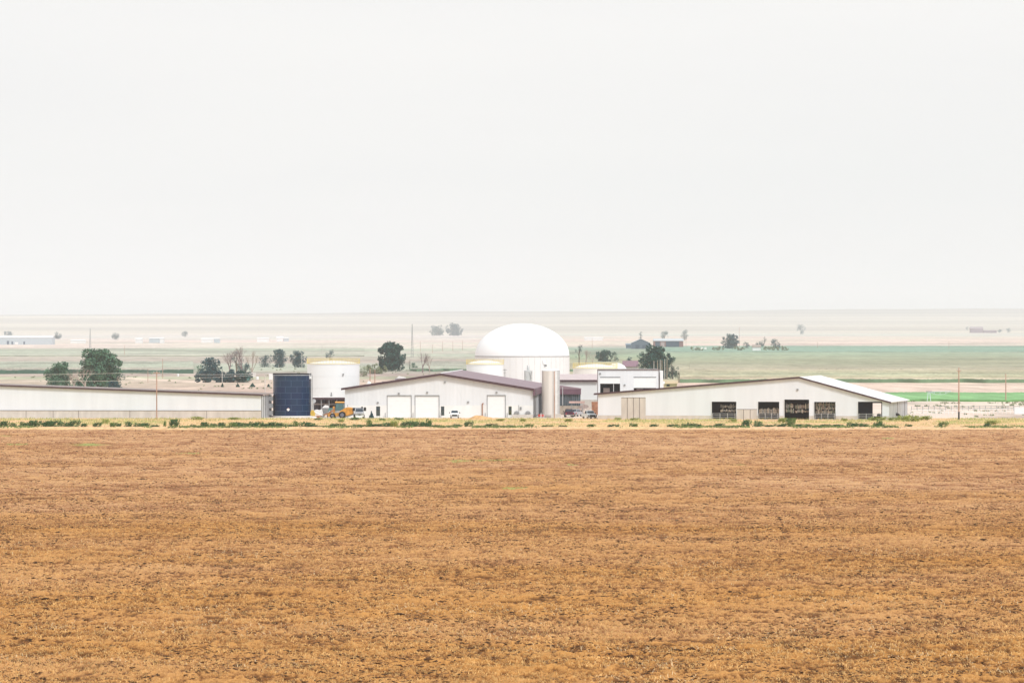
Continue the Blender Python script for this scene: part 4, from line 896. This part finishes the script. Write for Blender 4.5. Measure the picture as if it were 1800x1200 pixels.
def mast(px, ytop, ybase, w, label):
    D = DG(ybase); s = D/F; z0 = H-(ytop-HY)*s; t = thing('lattice_mast', label, 'mast', (XY(px, D), D, 0)); m = MB(); br_ = MB(); N = 12
    for sx_, sy_ in ((-1, -1), (1, -1), (1, 1), (-1, 1)): m.tube((sx_*w, sy_*w, 0), (sx_*w*.12, sy_*w*.12, z0), .16, .16, 4)
    for k in range(N):
        a, c = 1-.88*k/N, 1-.88*(k+1)/N; za, zb = z0*k/N, z0*(k+1)/N
        for sx_, sy_, tx, ty in ((-1, -1, 1, -1), (1, -1, 1, 1), (1, 1, -1, 1), (-1, 1, -1, -1)): br_.tube((sx_*w*a, sy_*w*a, za), (tx*w*c, ty*w*c, zb), .10, n=3)
    m.build('legs', M_grey, t); br_.build('bracing', M_grey, t)
mast(724.5, 569.5, 628, .9, 'tall thin lattice mast on the plain left of the dome'); mast(158.5, 577, 612, .9, 'tall thin lattice mast above the big cottonwood')
def wire(a, b_, label, sag=1.0):
    m = MB(); pts = []
    for k in range(17):
        q = k/16; p = Vector(a).lerp(Vector(b_), q); p.z -= sag*4*q*(1-q); pts.append(p)
    for p, q in zip(pts, pts[1:]): m.tube(p, q, .035, n=3)
    tag(m.build('overhead_wire', mat('pale wire', (.7, .68, .64)), None), label, 'wire', 'overhead wires')
pA = (XY(275.5, DG(737)), DG(737), zA)
wire((pA[0], pA[1], zA-.3), (-190, DG(737)+10, 10.2), 'upper overhead wire from the reddish pole to the left', .5)
wire((pA[0], pA[1], zA-.3), (XY(480, 1355), 1355, 10.5), 'upper overhead wire from the reddish pole to the blue tank', .5)
wire((pA[0], pA[1], zA-2.2), (-190, DG(737)+10, 9.0), 'lower overhead wire from the reddish pole to the left', .3)
wire((XY(340, 1850), 1850, H-(664-HY)*.185), (XY(438, 1852), 1852, H-(660-HY)*.185), 'overhead wire crossing the dark hedge', .1)

# ------------------------------------------------------------------ vehicles
def wheel(parent, x, y, r, w, rim=.55, rimm=None):
    o = MB().lathe([(r*.6, -w/2), (r*.96, -w/2), (r, -w*.3), (r, w*.3), (r*.96, w/2), (r*.6, w/2)], 20, (x, y, r), ax='x').build('wheel', M_black, parent, True)
    MB().lathe([(.02, -w/2-.01), (r*rim, -w/2-.01), (r*rim, w/2+.01), (.02, w/2+.01)], 16, (x, y, r), ax='x').build('rim', rimm or M_metal, o, True); return o
def vehicle(name, label, px, D, paint, rz, kind='pickup', W_=2.0, Lh=5.4, dark_front=True, rail_box=False):
    # the front faces -Y (towards the camera) at rz = 0
    t = thing(name, label, 'pickup truck' if kind == 'pickup' else 'car', (XY(px, D), D, .015), rz); w = W_/2; hf = 1.12; top = 1.92 if kind == 'pickup' else 1.72
    if kind == 'pickup':
        side = [(0, .45), (0, .98), (.12, 1.08), (1.35, 1.2), (3.3, 1.2), (3.3, 1.14), (Lh, 1.14), (Lh, .5)]
        cab = [(1.25, 1.19), (1.95, top), (3.2, top), (3.35, 1.19)]
    else:
        side = [(0, .42), (0, .85), (.12, .98), (1.2, 1.08), (Lh-.1, 1.12), (Lh, .9), (Lh, .42)]
        cab = [(1.1, 1.07), (1.75, top), (Lh-.8, top), (Lh-.15, 1.1)]
    m = MB(); m.prism(side, -w, w, ax='x')
    body = m.build('body', paint, t)
    bv = body.modifiers.new('bevel', 'BEVEL'); bv.width = .07; bv.segments = 2
    m = MB(); vs = []
    for y_, z_ in cab:
        ins = .10 if z_ < 1.3 else .26
        vs += [(-w+ins, y_, z_), (w-ins, y_, z_)]
    m.add(vs, [(0, 1, 3, 2), (2, 3, 5, 4), (4, 5, 7, 6), (0, 2, 4, 6), (1, 7, 5, 3), (0, 6, 7, 1)])
    cb = m.build('cab', paint, t)
    def pane(nm, pts, off): MB().add([tuple(Vector(p)+Vector(off)) for p in pts], [(0, 1, 2, 3)]).build(nm, M_glass, cb)
    (a0, b0), (a1, b1), (a2, b2), (a3, b3) = cab; lp = lambda q: (a0+(a1-a0)*q, b0+(b1-b0)*q); rp = lambda q: (a3+(a2-a3)*q, b3+(b2-b3)*q)
    pane('windshield', [(-w+.17, lp(.12)[0], lp(.12)[1]), (w-.17, lp(.12)[0], lp(.12)[1]), (w-.31, lp(.88)[0], lp(.88)[1]), (-w+.31, lp(.88)[0], lp(.88)[1])], (0, -.02, .02))
    pane('rear_window', [(-w+.17, rp(.2)[0], rp(.2)[1]), (w-.17, rp(.2)[0], rp(.2)[1]), (w-.31, rp(.88)[0], rp(.88)[1]), (-w+.31, rp(.88)[0], rp(.88)[1])], (0, .02, .02))
    for sg in (-1, 1): pane('side_window', [(sg*(w-.12), a0+.25, b0+.12), (sg*(w-.12), a3-.15, b0+.12), (sg*(w-.24), a2-.05, top-.1), (sg*(w-.24), a1+.1, top-.1)], (sg*.02, 0, 0))
    MB().box(-w*.62, w*.62, -.04, -.005, .62, .92).build('grille', M_black if dark_front else M_grey, t)
    MB().box(-w-.02, w+.02, -.16, -.05, .38, .60).build('bumper', M_grey if dark_front else M_chrome, t)
    MB().box(-w, w, Lh+.02, Lh+.12, .42, .62).build('bumper', M_chrome, t)
    for sg in (-1, 1):
        MB().box(sg*w*.9-.17, sg*w*.9+.07*sg+.1, -.04, -.002, .66, .90).build('headlight', M_chrome, t)
        MB().box(sg*w*.9-.1, sg*w*.9+.08, Lh+.003, Lh+.04, .7, 1.0).build('tail_light', M_red, t)
        MB().box(sg*(w+.18)-.11, sg*(w+.18)+.11, a0+.35, a0+.42, 1.2, 1.45).build('mirror', M_black, t)
        for yy_ in (.95, Lh-1.1): wheel(t, sg*(w-.14), yy_, .40, .26)
    if kind == 'pickup':
        MB().box(-w+.15, w-.15, 3.5, Lh-.15, 1.142, 1.15).build('bed', M_dark, t)
    if rail_box: MB().box(-w*.7, w*.7, 2.2, 2.45, top+.02, top+.16).build('light_bar', M_grey, t)
    return t
wp = mat('white car paint', (.82, .83, .84), rough=.3, var=.02); 
vehicle('pickup_truck', 'white pickup truck parked facing out before the white barn wall', 799, 1328, wp, R(0))
vehicle('pickup_truck', 'dark maroon pickup truck parked beside the silos', 998.5, 1352, mat('maroon car paint', (.09, .02, .05), rough=.3), R(184), W_=2.0)
vehicle('parked_car', 'silver hatchback parked between the maroon and white pickups', 1018, 1362, mat('silver car paint', (.48, .49, .54), rough=.3, metal=.4), R(160), 'car', W_=1.9, Lh=4.5)
vehicle('pickup_truck', 'white pickup truck parked at the left corner of the right barn', 1041.5, 1322, mat('white blue car paint', (.76, .82, .86), rough=.3, var=.03), R(16), W_=2.1, Lh=5.4)
# grey utility truck seen from the front
t = thing('utility_truck', 'grey front facing utility truck with big black mirrors right of the loader', 'truck', (XY(632, 1328), 1328, .015), R(4)); gp = mat('grey truck paint', (.45, .46, .50), rough=.4, var=.15)
m = MB(); m.prism([(0, .5), (0, 1.35), (.9, 1.5), (1.5, 2.35), (2.7, 2.35), (2.8, .5)], -1.05, 1.05, ax='x'); o = m.build('cab', gp, t); o.modifiers.new('bevel', 'BEVEL').width = .08
MB().add([(-.85, .95, 1.56), (.85, .95, 1.56), (.78, 1.42, 2.25), (-.78, 1.42, 2.25)], [(0, 1, 2, 3)]).build('windshield', M_glass, t).location = (0, -.03, .03)
MB().box(-1.05, 1.05, 2.9, 6.2, .8, 1.0).build('flatbed', M_grey, t); MB().box(-1.0, 1.0, 2.86, 2.95, 1.0, 2.5).build('headboard', M_grey, t)
MB().box(-.95, .95, -.12, -.01, .4, .72).build('bumper', M_tankW, t); MB().box(-.6, .6, -.05, -.004, .8, 1.2).build('grille', M_grey, t); MB().box(-.25, .3, -.07, -.055, .62+.12, .95).build('plate_shadow' if False else 'grille_shadow', M_black, t)  # last box: black slab added as the shadow at the number plate
for sg in (-1, 1):
    MB().box(sg*1.3-.28, sg*1.3+.28, .75, .85, 1.75, 2.6 if sg > 0 else 2.5).build('mirror', M_black, t)
    MB().box(sg*.82-.12, sg*.82+.12, -.05, -.004, .85, 1.1).build('headlight', M_chrome, t)
    for yy_ in (.8, 5.0): wheel(t, sg*1.05, yy_, .48, .32)
MB().box(.45, .85, 1.4, 1.5, 2.4, 2.75).build('beacon', M_black, t)
# wheel loader, facing left
D = 1330.; s = D/F; t = thing('wheel_loader', 'orange yellow wheel loader facing left beside the blue tank', 'wheel loader', (XY(602, D), D, .015), R(-6))
lx = lambda px: (px-602)*s; lz = lambda py: (735-py)*s
m = MB(); m.prism([(lx(597), lz(729)), (lx(598), lz(722)), (lx(602), lz(720)), (lx(607), lz(716.5)), (lx(612), lz(715.3)), (lx(618.5), lz(715.8)), (lx(621), lz(719)), (lx(621.5), lz(727)), (lx(613), lz(730)), (lx(606), lz(731))], -.9, .9); o = m.build('engine_body', M_orange, t); o.modifiers.new('bevel', 'BEVEL').width = .1
m = MB(); m.prism([(lx(606), lz(731.5)), (lx(621), lz(727.5)), (lx(621), lz(728.8)), (lx(610), lz(733))], -.7, .7); m.build('counterweight', M_grey, t)
m = MB(); m.prism([(lx(576), lz(730)), (lx(577), lz(726)), (lx(596), lz(725)), (lx(598), lz(731)), (lx(578), lz(732))], -.6, .6); m.build('front_frame', M_orange, t)
cbp = [(lx(590.5), lz(721)), (lx(591.5), lz(708)), (lx(603), lz(708)), (lx(605), lz(718)), (lx(603), lz(721))]
m = MB(); m.prism(cbp, -.68, .68); cb = m.build('cab_glass', M_glassT, t)
m = MB()
for sg in (-.72, .70):
    for p, q in zip(cbp, cbp[1:]+cbp[:1]): m.tube((p[0], sg, p[1]), (q[0], sg, q[1]), .07, n=4)
    m.tube((lx(597), sg, lz(708)), (lx(597), sg, lz(721)), .06, n=4)
for p in cbp: m.tube((p[0], -.72, p[1]), (p[0], .70, p[1]), .07, n=4)
m.build('cab_frame', mat('dark blue green frame', (.10, .16, .17)), cb)
m = MB(); m.box(lx(589.5), lx(605.5), -.85, .85, lz(708)+.02, lz(705.5)); o = m.build('cab_roof', M_cabo, t); o.modifiers.new('bevel', 'BEVEL').width = .1
MB().tube((lx(611), .3, lz(715)), (lx(611), .3, lz(711)), .07).build('exhaust', M_grey, t)
for sg in (-1, 1):
    for px in (602.5, 585.5):
        r_ = .82 if px > 600 else .62
        o = MB().lathe([(r_*.55, -.3), (r_*.95, -.3), (r_, -.15), (r_, .15), (r_*.95, .3), (r_*.55, .3)], 22, (lx(px), sg*.95, r_), ax='y').build('wheel', M_black, t, True)
        MB().lathe([(.02, -.32), (r_*.55, -.32), (r_*.5, .32), (.02, .32)], 16, (lx(px), sg*.95, r_), ax='y').build('rim', mat('grey blue rim', (.16, .16, .22)), o, True)
    m = MB(); m.prism([(lx(589), lz(716)), (lx(591), lz(717.5)), (lx(580), lz(727)), (lx(569), lz(730)), (lx(568), lz(728.5)), (lx(578), lz(724.5))], sg*.45-.12, sg*.45+.12); m.build('lift_arm', M_rust if sg < 0 else M_orange, t)
    MB().tube((lx(590), sg*.2, lz(726)), (lx(578), sg*.2, lz(722)), .08).build('hydraulic_ram', M_metal, t)
MB().box(lx(585.5), lx(588.5), -.5, .5, lz(724), lz(714)).build('boom_tower', M_orange, t)
m = MB(); m.prism([(lx(562), lz(734)), (lx(569), lz(733)), (lx(569.5), lz(727)), (lx(568), lz(726.5)), (lx(567.5), lz(731)), (lx(562), lz(733))], -1.25, 1.25); m.build('bucket', M_grey, t)
# things lying left of the loader
def small(name, label, cat, px, D, parts, rz=0, group=None):
    t = thing(name, label, cat, (XY(px, D), D, .015), rz, group)
    for nm, mb, m in parts: mb.build(nm, m, t)
    return t
small('feed_hopper', 'dark grey feed hopper with white lid left of the loader cab', 'hopper', 571.5, 1336,
      [('bin', MB().add([(-.85, -.7, 2.35), (.85, -.7, 2.35), (.85, .7, 2.35), (-.85, .7, 2.35), (-.5, -.45, .9), (.5, -.45, .9), (.5, .45, .9), (-.5, .45, .9)], [(0, 1, 2, 3), (4, 7, 6, 5), (0, 4, 5, 1), (1, 5, 6, 2), (2, 6, 7, 3), (3, 7, 4, 0)]), M_grey),
       ('lid', MB().prism([(-.7, 2.37), (.9, 2.37), (.75, 2.9), (0, 3.05), (-.5, 2.65)], -.6, .6), wp)]+[('leg', MB().tube((a, c, 0), (a*.9, c*.9, 1.1), .08), M_dark) for a in (-.6, .6) for c in (-.5, .5)])
small('tarp_heap', 'white tarpaulin heap between the blue tank and the hopper', 'tarpaulin', 560.5, 1334,
      [('tarp', MB().prism([(-1.1, 1.5), (-.2, .9), (.9, .55), (.95, 1.2), (.7, 2.1), (.1, 1.9), (-.5, 2.05), (-1.0, 1.9)], -.6, .6), wp), ('frame', MB().box(-1.0, 1.0, -.5, .5, 0, .55), M_rust)])
small('yellow_implement', 'yellow implement frame leaning at the foot of the blue tank', 'implement', 549.5, 1332,
      [('hood', MB().prism([(-.45, .6), (.5, .5), (.65, 1.2), (.2, 1.9), (-.25, 1.9), (-.5, 1.3)], -.5, .5), mat('yellow machine paint', (.72, .50, .10), rough=.5, var=.2)), ('boom', MB().tube((.2, 0, 1.7), (-.05, 0, 4.1), .12, .08).tube((.4, 0, 1.4), (2.6, 0, .5), .12), M_metal), ('skid', MB().box(-.5, .9, -.6, .6, 0, .45), wp)])
small('green_trailer', 'small teal and white trailer between the hopper and loader cab', 'trailer', 580, 1338,
      [('box', MB().box(-.75, .8, -.6, .6, .9, 2.3), mat('teal paint', (.12, .26, .26))), ('bed', MB().box(-.8, .8, -.7, -.62, .9, 1.35), wp), ('axle', MB().box(-.7, .7, -.3, .3, .3, .88), M_rust)])
# debris behind the parked cars
small('conveyor', 'faded red conveyor arm behind the silver car', 'conveyor', 1014, 1376, [('belt', MB().box(-1.9, 1.9, -.3, .3, 2.95, 3.4), mat('faded pink steel', (.62, .42, .38), var=.2)), ('leg', MB().tube((-1.4, 0, 0), (-1.2, 0, 2.95), .1), M_grey), ('leg', MB().tube((1.4, 0, 0), (1.2, 0, 2.95), .1), M_grey)])
small('rusty_bin', 'rust brown bin against the left corner of the right barn', 'bin', 1046, 1372, [('bin', MB().prism([(-.75, .2), (.75, .2), (.85, 3.3), (-.85, 3.3)], -.8, .8), M_rust), ('rim', MB().box(-.9, .9, -.86, -.81, 3.1, 3.35), M_rust)])
small('sack_pile', 'pile of white sacks behind the right hand pickup', 'sacks', 1034, 1378, [('sacks', MB().prism([(-1.6, 0), (1.6, 0), (1.5, 1.0), (.8, 1.9), (.3, 2.2), (-.2, 1.7), (-1.2, 1.5), (-1.6, .7)], -.8, .8), mat('pale sacking', (.70, .62, .56), var=.25, scale=2))])
small('rubble_heap', 'pinkish grey rubble heap behind the silver car', 'rubble', 1026, 1385, [('heap', MB().prism([(-1.8, 0), (2, 0), (1.7, 1.6), (1.0, 2.3), (-.1, 2.7), (-1.2, 1.9)], -.8, .8), mat('pink grey rubble', (.45, .36, .33), var=.35, scale=2.5))])
small('barrier', 'red and white barrier boards at the foot of the silos', 'barrier', 951.5, 1336, [('board', MB().box(-.75, .75, -.08, .08, .3, .85), M_red), ('post', MB().box(-.15, 0, -.1, .1, 0, 1.1), wp), ('post', MB().box(.6, .7, -.1, .1, 0, .9), wp)])
small('pallet_stack', 'low brown pallet stack against the base of the silos', 'pallets', 962, 1337, [('pallets', MB().box(-.8, .9, -.3, .3, .05, .35).box(-.8, .9, -.3, .3, .42, .6).box(-.75, -.6, -.25, .25, 0, .6), mat('grey brown wood', (.33, .29, .27)))])
# dirt mound
v = []; N1 = 48; mx_, my_ = np.meshgrid(np.linspace(-1, 1, N1), np.linspace(-1, 1, N1)); rr2 = np.clip(1-(mx_**2+my_**2), 0, 1)
mz = (rr2**1.2)*(.55+.35*fbm(mx_*3+5, my_*3, 7, 3))+.3*np.exp(-((mx_+.35)/.2)**2-(my_/.4)**2)*rr2
mo = npmesh('dirt_mound', np.stack([mx_*3.6, my_*2.5, mz*1.05-.02], -1), grid_faces(N1, N1), mat('orange dry dirt', (.70, .42, .20), rough=.95, var=.25, scale=1.5, bump=.5), smooth=True)
mo.location = (XY(845, 1318), 1318, .03); tag(mo, 'low orange dirt mound on the yard edge below the third roll-up door', 'dirt mound')
# right side: trailer, fence, pivot
t = small('stock_trailer', 'white box trailer cut by the right edge of the picture', 'trailer', 1804, 1366, [('body', MB().box(-2.9, 3.2, -1, 1, .45, 1.95), wp), ('roof', MB().prism([(-2.9, 1.955), (3.2, 1.955), (3.1, 2.1), (-2.8, 2.1)], -1.02, 1.02), wp)]+[('fender', MB().box(.0, 1.9, -1.12, -1.02, .7, .85), M_metal)])
for sg in (-1, 1):
    for xx in (.5, 1.4): MB().lathe([(.02, -.12), (.36, -.12), (.36, .12), (.02, .12)], 16, (xx, sg*.95, .36), ax='y').build('wheel', M_black, t, True)
def pfence(p0, D0, p1, D1, label, h=1.2, rails=2, n=24, m=None):
    a, c = Vector((XY(p0, D0), D0, 0)), Vector((XY(p1, D1), D1, 0)); t = thing('pipe_fence', label, 'fence', a); d = c-a; m = m or M_metal
    mb = MB()
    for k in range(rails): mb.tube((0, 0, h*(k+1)/rails), tuple(Vector(d)+Vector((0, 0, h*(k+1)/rails))), .06)
    mb.build('rail', m, t)
    for i in range(n+1): MB().tube(tuple(d*i/n), tuple(d*i/n+Vector((0, 0, h+.1))), .07).build('post', m, t)
pw = mat('white pipe', (.80, .79, .77))
pfence(1601, 1370, 1790, 1398, 'white pipe fence crossing the sandy lot behind the pole', 1.3, 2, 26, pw)
pfence(1602, 1450, 1900, 1470, 'far wire fence on the sandy lot with thin grey posts', 1.1, 2, 30, M_grey)
pfence(1340, 3200, 1460, 3200, 'low distant fence beyond the right barn', 1.3, 2, 12, M_grey) if False else None
D = DG(705); s = D/F; t = thing('irrigation_pivot', 'pale centre pivot sprinkler tower on the bright green field', 'sprinkler', (XY(1633, D), D, 0)); sk = mat('pale blue steel', (.62, .72, .74))
for a, c in ((-.5, -1), (-.35, 1), (.35, -1), (.5, 1)): MB().tube((a*1.2, c*1.2, 0), (a*.5, c*.2, 2.7), .09).build('leg', sk, t)
MB().tube((0, 0, 2.7), (6.2, -2, 2.9), .11).build('span_pipe', sk, t)
m = MB(); pts = [(0, 0, 2.7), (1.5, -.5, 2.1), (3.1, -1, 1.95), (4.7, -1.5, 2.2), (6.2, -2, 2.9)]
for p, q in zip(pts, pts[1:]): m.tube(p, q, .05)
for p in pts[1:-1]: m.tube(p, (p[0], p[1], 2.8), .05)
m.build('truss', sk, t); MB().box(-.9, .9, -.3, .3, 2.72, 2.95).build('head', mat('grey purple steel', (.36, .32, .36)), t)
# cows
def cow(px, D, rz, label, hd=True):
    vs = [(-.75, 0, 1.15), (-.45, 0, 1.12), (0, 0, 1.08), (.45, 0, 1.10), (.72, 0, 1.12), (1.0, 0, 1.0), (1.22, 0, .72), (1.38, 0, .5), (1.5, 0, .38)]
    rs = [.22, .34, .38, .36, .30, .20, .15, .15, .09]; ed = [(i, i+1) for i in range(8)]
    def leg(a, y, x1, x2, kz):
        i = len(vs); vs.extend([(x1, y, .72), (x2, y, kz), (x1+.02, y, .12), (x1+.08, y, .03)]); rs.extend([.15, .08, .06, .07]); ed.extend([(a, i), (i, i+1), (i+1, i+2), (i+2, i+3)])
    leg(0, .2, -.78, -.88, .42); leg(0, -.2, -.66, -.76, .42); leg(4, .2, .62, .64, .42); leg(4, -.2, .74, .76, .42)
    i = len(vs); vs.extend([(-.98, 0, 1.1), (-1.06, 0, .6), (-1.06, 0, .42)]); rs.extend([.05, .03, .045]); ed.extend([(0, i), (i, i+1), (i+1, i+2)])
    i = len(vs); vs.extend([(1.18, .2, .82), (1.18, -.2, .82)]); rs.extend([.05, .05]); ed.extend([(6, i), (6, i+1)])
    me = bpy.data.meshes.new('cow'); me.from_pydata(vs, ed, []); o = link_mesh('cow', me, mat('black hide', (.012, .012, .016), rough=.6))
    sk_ = o.modifiers.new('skin', 'SKIN'); ss = o.modifiers.new('sub', 'SUBSURF'); ss.levels = 1; ss.render_levels = 2
    for k, r_ in enumerate(rs): me.skin_vertices[0].data[k].radius = (r_, r_)
    me.skin_vertices[0].data[2].use_root = True
    o.location = (XY(px, D), D, .03); o.rotation_euler = (0, 0, rz); tag(o, label, 'cow'); return o
cow(1575, 1318, R(205), 'black cow grazing beside the corrugated side of the right barn')
cow(1545, 1311.5, R(100), 'black cow standing in the rightmost barn opening')

# ------------------------------------------------------------------ far farm buildings
def gable(name, label, cat, p0, p1, ybase, yeave, yridge, depth, wm, rm, along='x', D=None, doors=(), group=None, rz=0, z=None):
    D = D or DG(ybase); s = D/F; z0 = H-(ybase-HY)*s; w = (p1-p0)*s/2; he, hr = (ybase-yeave)*s, (ybase-yridge)*s
    if z0 > 0 and abs(z0) < 1: z0 = 0
    t = thing(name, label, cat, (XY((p0+p1)/2, D), D, z0), rz, group)
    if along == 'x':
        MB().prism([(0, -.5), (depth, -.5), (depth, he), (depth/2, hr-.1), (0, he)], -w, w, ax='x').build('wall', wm, t)
        MB().prism([(-.6, he-.1), (depth/2, hr), (depth+.6, he-.1), (depth+.6, he+.15), (depth/2, hr+.3), (-.6, he+.15)], -w-.4, w+.4, ax='x').build('roof', rm, t)
    else:
        MB().prism([(-w, -.5), (w, -.5), (w, he), (0, hr-.1), (-w, he)], 0, depth).build('wall', wm, t)
        MB().prism([(-w-.5, he-.1), (0, hr), (w+.5, he-.1), (w+.5, he+.2), (0, hr+.3), (-w-.5, he+.2)], -.6, depth+.6).build('roof', rm, t)
    for a, c, y1, y0, dm in doors: MB().box((a-(p0+p1)/2)*s, (c-(p0+p1)/2)*s, -.15, -.01, (ybase-y0)*s, (ybase-y1)*s).build('door', dm, t)
    return t
bb = mat('slate blue steel', (.09, .13, .18), rough=.6); bd = mat('slate blue dark', (.04, .07, .11)); rd = mat('rust red wall', (.24, .12, .11)); pr = mat('pale steel roof', (.55, .60, .64), rough=.4); ww = mat('far white wall', (.78, .78, .78)); br2 = mat('blue grey roof', (.20, .27, .34)); 
gable('farm_barn', 'slate blue gabled barn at the far farmstead', 'barn', 1110, 1143, 613, 603, 595.5, 26, bb, pr, 'y', doors=((1117, 1124, 606, 612.5, bd), (1129, 1136, 606, 612.5, bd)))
gable('lean_to_shed', 'small slate lean-to left of the far blue barn', 'shed', 1100.5, 1110, 612, 606, 604, 12, bb, br2)
gable('open_machine_shed', 'long far shed with pale roof and dark open bays', 'shed', 1149, 1201, 610.5, 599, 595.5, 24, rd, pr, doors=((1152, 1160, 600.5, 609.5, bd), (1162, 1168, 601, 609.5, mat('faded pink door', (.42, .33, .33))), (1170.5, 1194, 600, 609.5, bd)))
gable('small_shed', 'small white far shed with tan roof right of the broad tree', 'shed', 1323, 1337, 617, 610, 606.5, 8, ww, mat('tan roof', (.35, .29, .25)))
gable('long_dairy_barn', 'very long pale white roofed barn at the far left', 'barn', -60, 92, 605.5, 593.5, 590.5, 40, mat('pale blue wall', (.48, .54, .58)), mat('bright roof', (.8, .8, .8)), doors=((12, 16, 599, 605, bb), (20, 23, 600, 605, bb), (41, 44, 600, 605, bb), (26, 32, 601, 605, ww)))
for i, (a, c, yb_, ye, yr, lab) in enumerate([(66, 92, 605, 598, 596.5, 'low pale shed at the right end of the far long barn'), (124, 150, 603, 598.5, 597, 'faint low shed left of the tall mast'), (238, 250, 603, 596, 594, 'faint bluish shed left of the far white sheds'), (262, 280, 602.5, 595, 593.5, 'faint long white shed on the left plain'), (281, 288, 603, 595, 593.5, 'faint bright white shed behind the bare slope'), (354, 374, 602, 596, 594, 'faint long shed left of the bare grove'), (376, 386, 602.5, 595.5, 594, 'faint white shed behind the grove'), (452, 472, 601, 595, 593.5, 'faint pale shed right of the grove top'), (486, 498, 600, 594, 591.5, 'faint bluish far house above the blue tank, left one'), (499, 507, 600, 594.5, 593, 'faint white far shed above the blue tank, right one')]):
    gable('distant_shed', lab, 'shed', a, c, yb_, ye, yr, 15, ww if i % 3 else mat('pale blue wall', (.48, .54, .58)), mat('bright roof', (.8, .8, .8)), group='distant sheds on the left plain')
gable('distant_building', 'faint pinkish long building on the right horizon', 'building', 1706, 1728, 584.5, 578, 574.5, 20, mat('dull mauve wall', (.35, .30, .34)), mat('mauve roof', (.42, .36, .38)), D=10500)
gable('distant_annex', 'faint low annex right of the far pinkish building', 'building', 1729, 1752, 584.5, 581.5, 580.5, 12, mat('dull mauve wall', (.35, .30, .34)), mat('mauve roof', (.42, .36, .38)), D=10500)
gable('distant_shed', 'faint white shed on the horizon right of the dome', 'shed', 1027, 1060, 598.5, 594, 592.5, 18, ww, mat('bright roof', (.8, .8, .8)))
gable('farm_house', 'small house with faded purple roof left of the big dark tree', 'house', 1096, 1121, 655, 644, 635, 9, mat('grey wall', (.45, .43, .42)), mat('purple shingle', (.26, .16, .20)))
gable('tan_shed', 'tan shed with dark window behind the right barn roof', 'shed', 1168, 1190, 694, 674, 671.5, 5, M_tan, M_tan, doors=((1172, 1177, 675.5, 678.5, M_dark),))
gable('white_shed', 'small white shed edge beside the tan shed', 'shed', 1159, 1166, 698, 674, 672, 5, M_white2, M_roofW)
# odds and ends behind the barns
def small_at(px, yb_, *a, **k): return small(a[0], a[1], a[2], px, DG(yb_), a[3], **k)
small_at(648.5, 683, 'storage_bin', 'small white conical bin between the white tank and barn roof', 'bin', [('cone', MB().lathe([(1.1, 0), (1.1, 1.2), (.5, 2.4), (.15, 2.7)], 20), M_tankC), ('hatch', MB().lathe([(.2, 2.72), (.2, 2.9)], 10), M_grey)])
small_at(704, 677, 'board_stack', 'grey board stack with white cover behind the barn roof', 'boards', [('boards', MB().box(-2, 2, -1, 1, 0, 2.6), mat('grey boards', (.28, .26, .28), var=.3)), ('cover', MB().prism([(-1.5, 2.61), (2, 2.61), (1.7, 2.9), (-.6, 3.4)], -1, 1), M_white2)])
small_at(683, 678, 'pipe_stack', 'low dark stack of pipes left of the covered boards', 'pipes', [('pipes', MB().box(-2.5, 2, -.8, .8, 0, 1.6), mat('purple grey stack', (.22, .20, .24), var=.4, scale=2)), ('strap', MB().box(-.1, .1, -.84, -.81, 0, 1.6), M_grey)])
small_at(436, 668, 'water_tank', 'small turquoise water tank at the end of the dark hedge', 'tank', [('tank', MB().lathe([(.9, 0), (.9, 1.3), (.4, 1.7)], 20), mat('turquoise plastic', (.25, .62, .60))), ('lid', MB().lathe([(.35, 1.71), (.35, 1.85)], 12), M_white2)])
small_at(443, 664, 'camper', 'pale camper beside the turquoise water tank', 'camper', [('body', MB().prism([(-2, .4), (1.6, .4), (1.6, 2.2), (-1.2, 2.2), (-2, 1.4)], -1, 1), mat('pale pink white', (.70, .64, .63))), ('window', MB().box(-.6, .4, -1.03, -1.005, 1.3, 1.8), M_glass), ('wheel', MB().lathe([(.02, -.1), (.35, -.1), (.35, .1), (.02, .1)], 12, (0, -1, .35), ax='y'), M_black)])
small_at(452.5, 667, 'water_tank', 'tiny white tank right of the pale camper', 'tank', [('tank', MB().lathe([(.6, 0), (.6, .9), (.3, 1.2)], 16), wp)])
small_at(475, 680, 'control_box', 'white box on a frame touching the left top of the blue tank', 'box', [('box', MB().box(-.4, .9, -.3, .3, 2.6, 4.7), M_white2), ('arm', MB().tube((-1.8, 0, 4.7), (.9, 0, 4.75), .1), M_polep), ('leg', MB().tube((0, 0, 0), (0, 0, 2.6), .1), M_polep)])
small_at(313, 661, 'storage_tank', 'tiny white tank on the brown strip left of the grove', 'tank', [('tank', MB().lathe([(.45, 0), (.45, .8), (.2, 1.0)], 14), wp)])
for i, (px, w_) in enumerate([(1222, 5), (1229, 4), (1234, 5), (1240, 5)]):
    t = small_at(px, 615, 'scrap_trailer', 'pale scrap trailer parked by the farmstead hedge, %s from left' % ORD[i], 'trailer', [('body', MB().box(-w_*.2, w_*.2, -1, 1, .6, 2.6), M_tankC), ('axle', MB().box(-w_*.15, w_*.15, -.6, .6, 0, .6), M_black)], group='scrap trailers by the hedge')

# ------------------------------------------------------------------ haze
hb = MB().box(-10500, 10500, -400, 48500, -1.6, 205)
hm = bpy.data.materials.new('hazy air'); hm.use_nodes = True; ht = hm.node_tree
for n_ in list(ht.nodes):
    if n_.type == 'BSDF_PRINCIPLED': ht.nodes.remove(n_)
vp = ht.nodes.new('ShaderNodeVolumePrincipled'); vp.inputs['Density'].default_value = HAZE; vp.inputs['Color'].default_value = (.875, .905, .945, 1); vp.inputs['Anisotropy'].default_value = -.1
ht.links.new(vp.outputs[0], ht.nodes['Material Output'].inputs['Volume'])
tag(hb.build('haze', hm), 'pale smoky haze over the plain', kind='stuff')
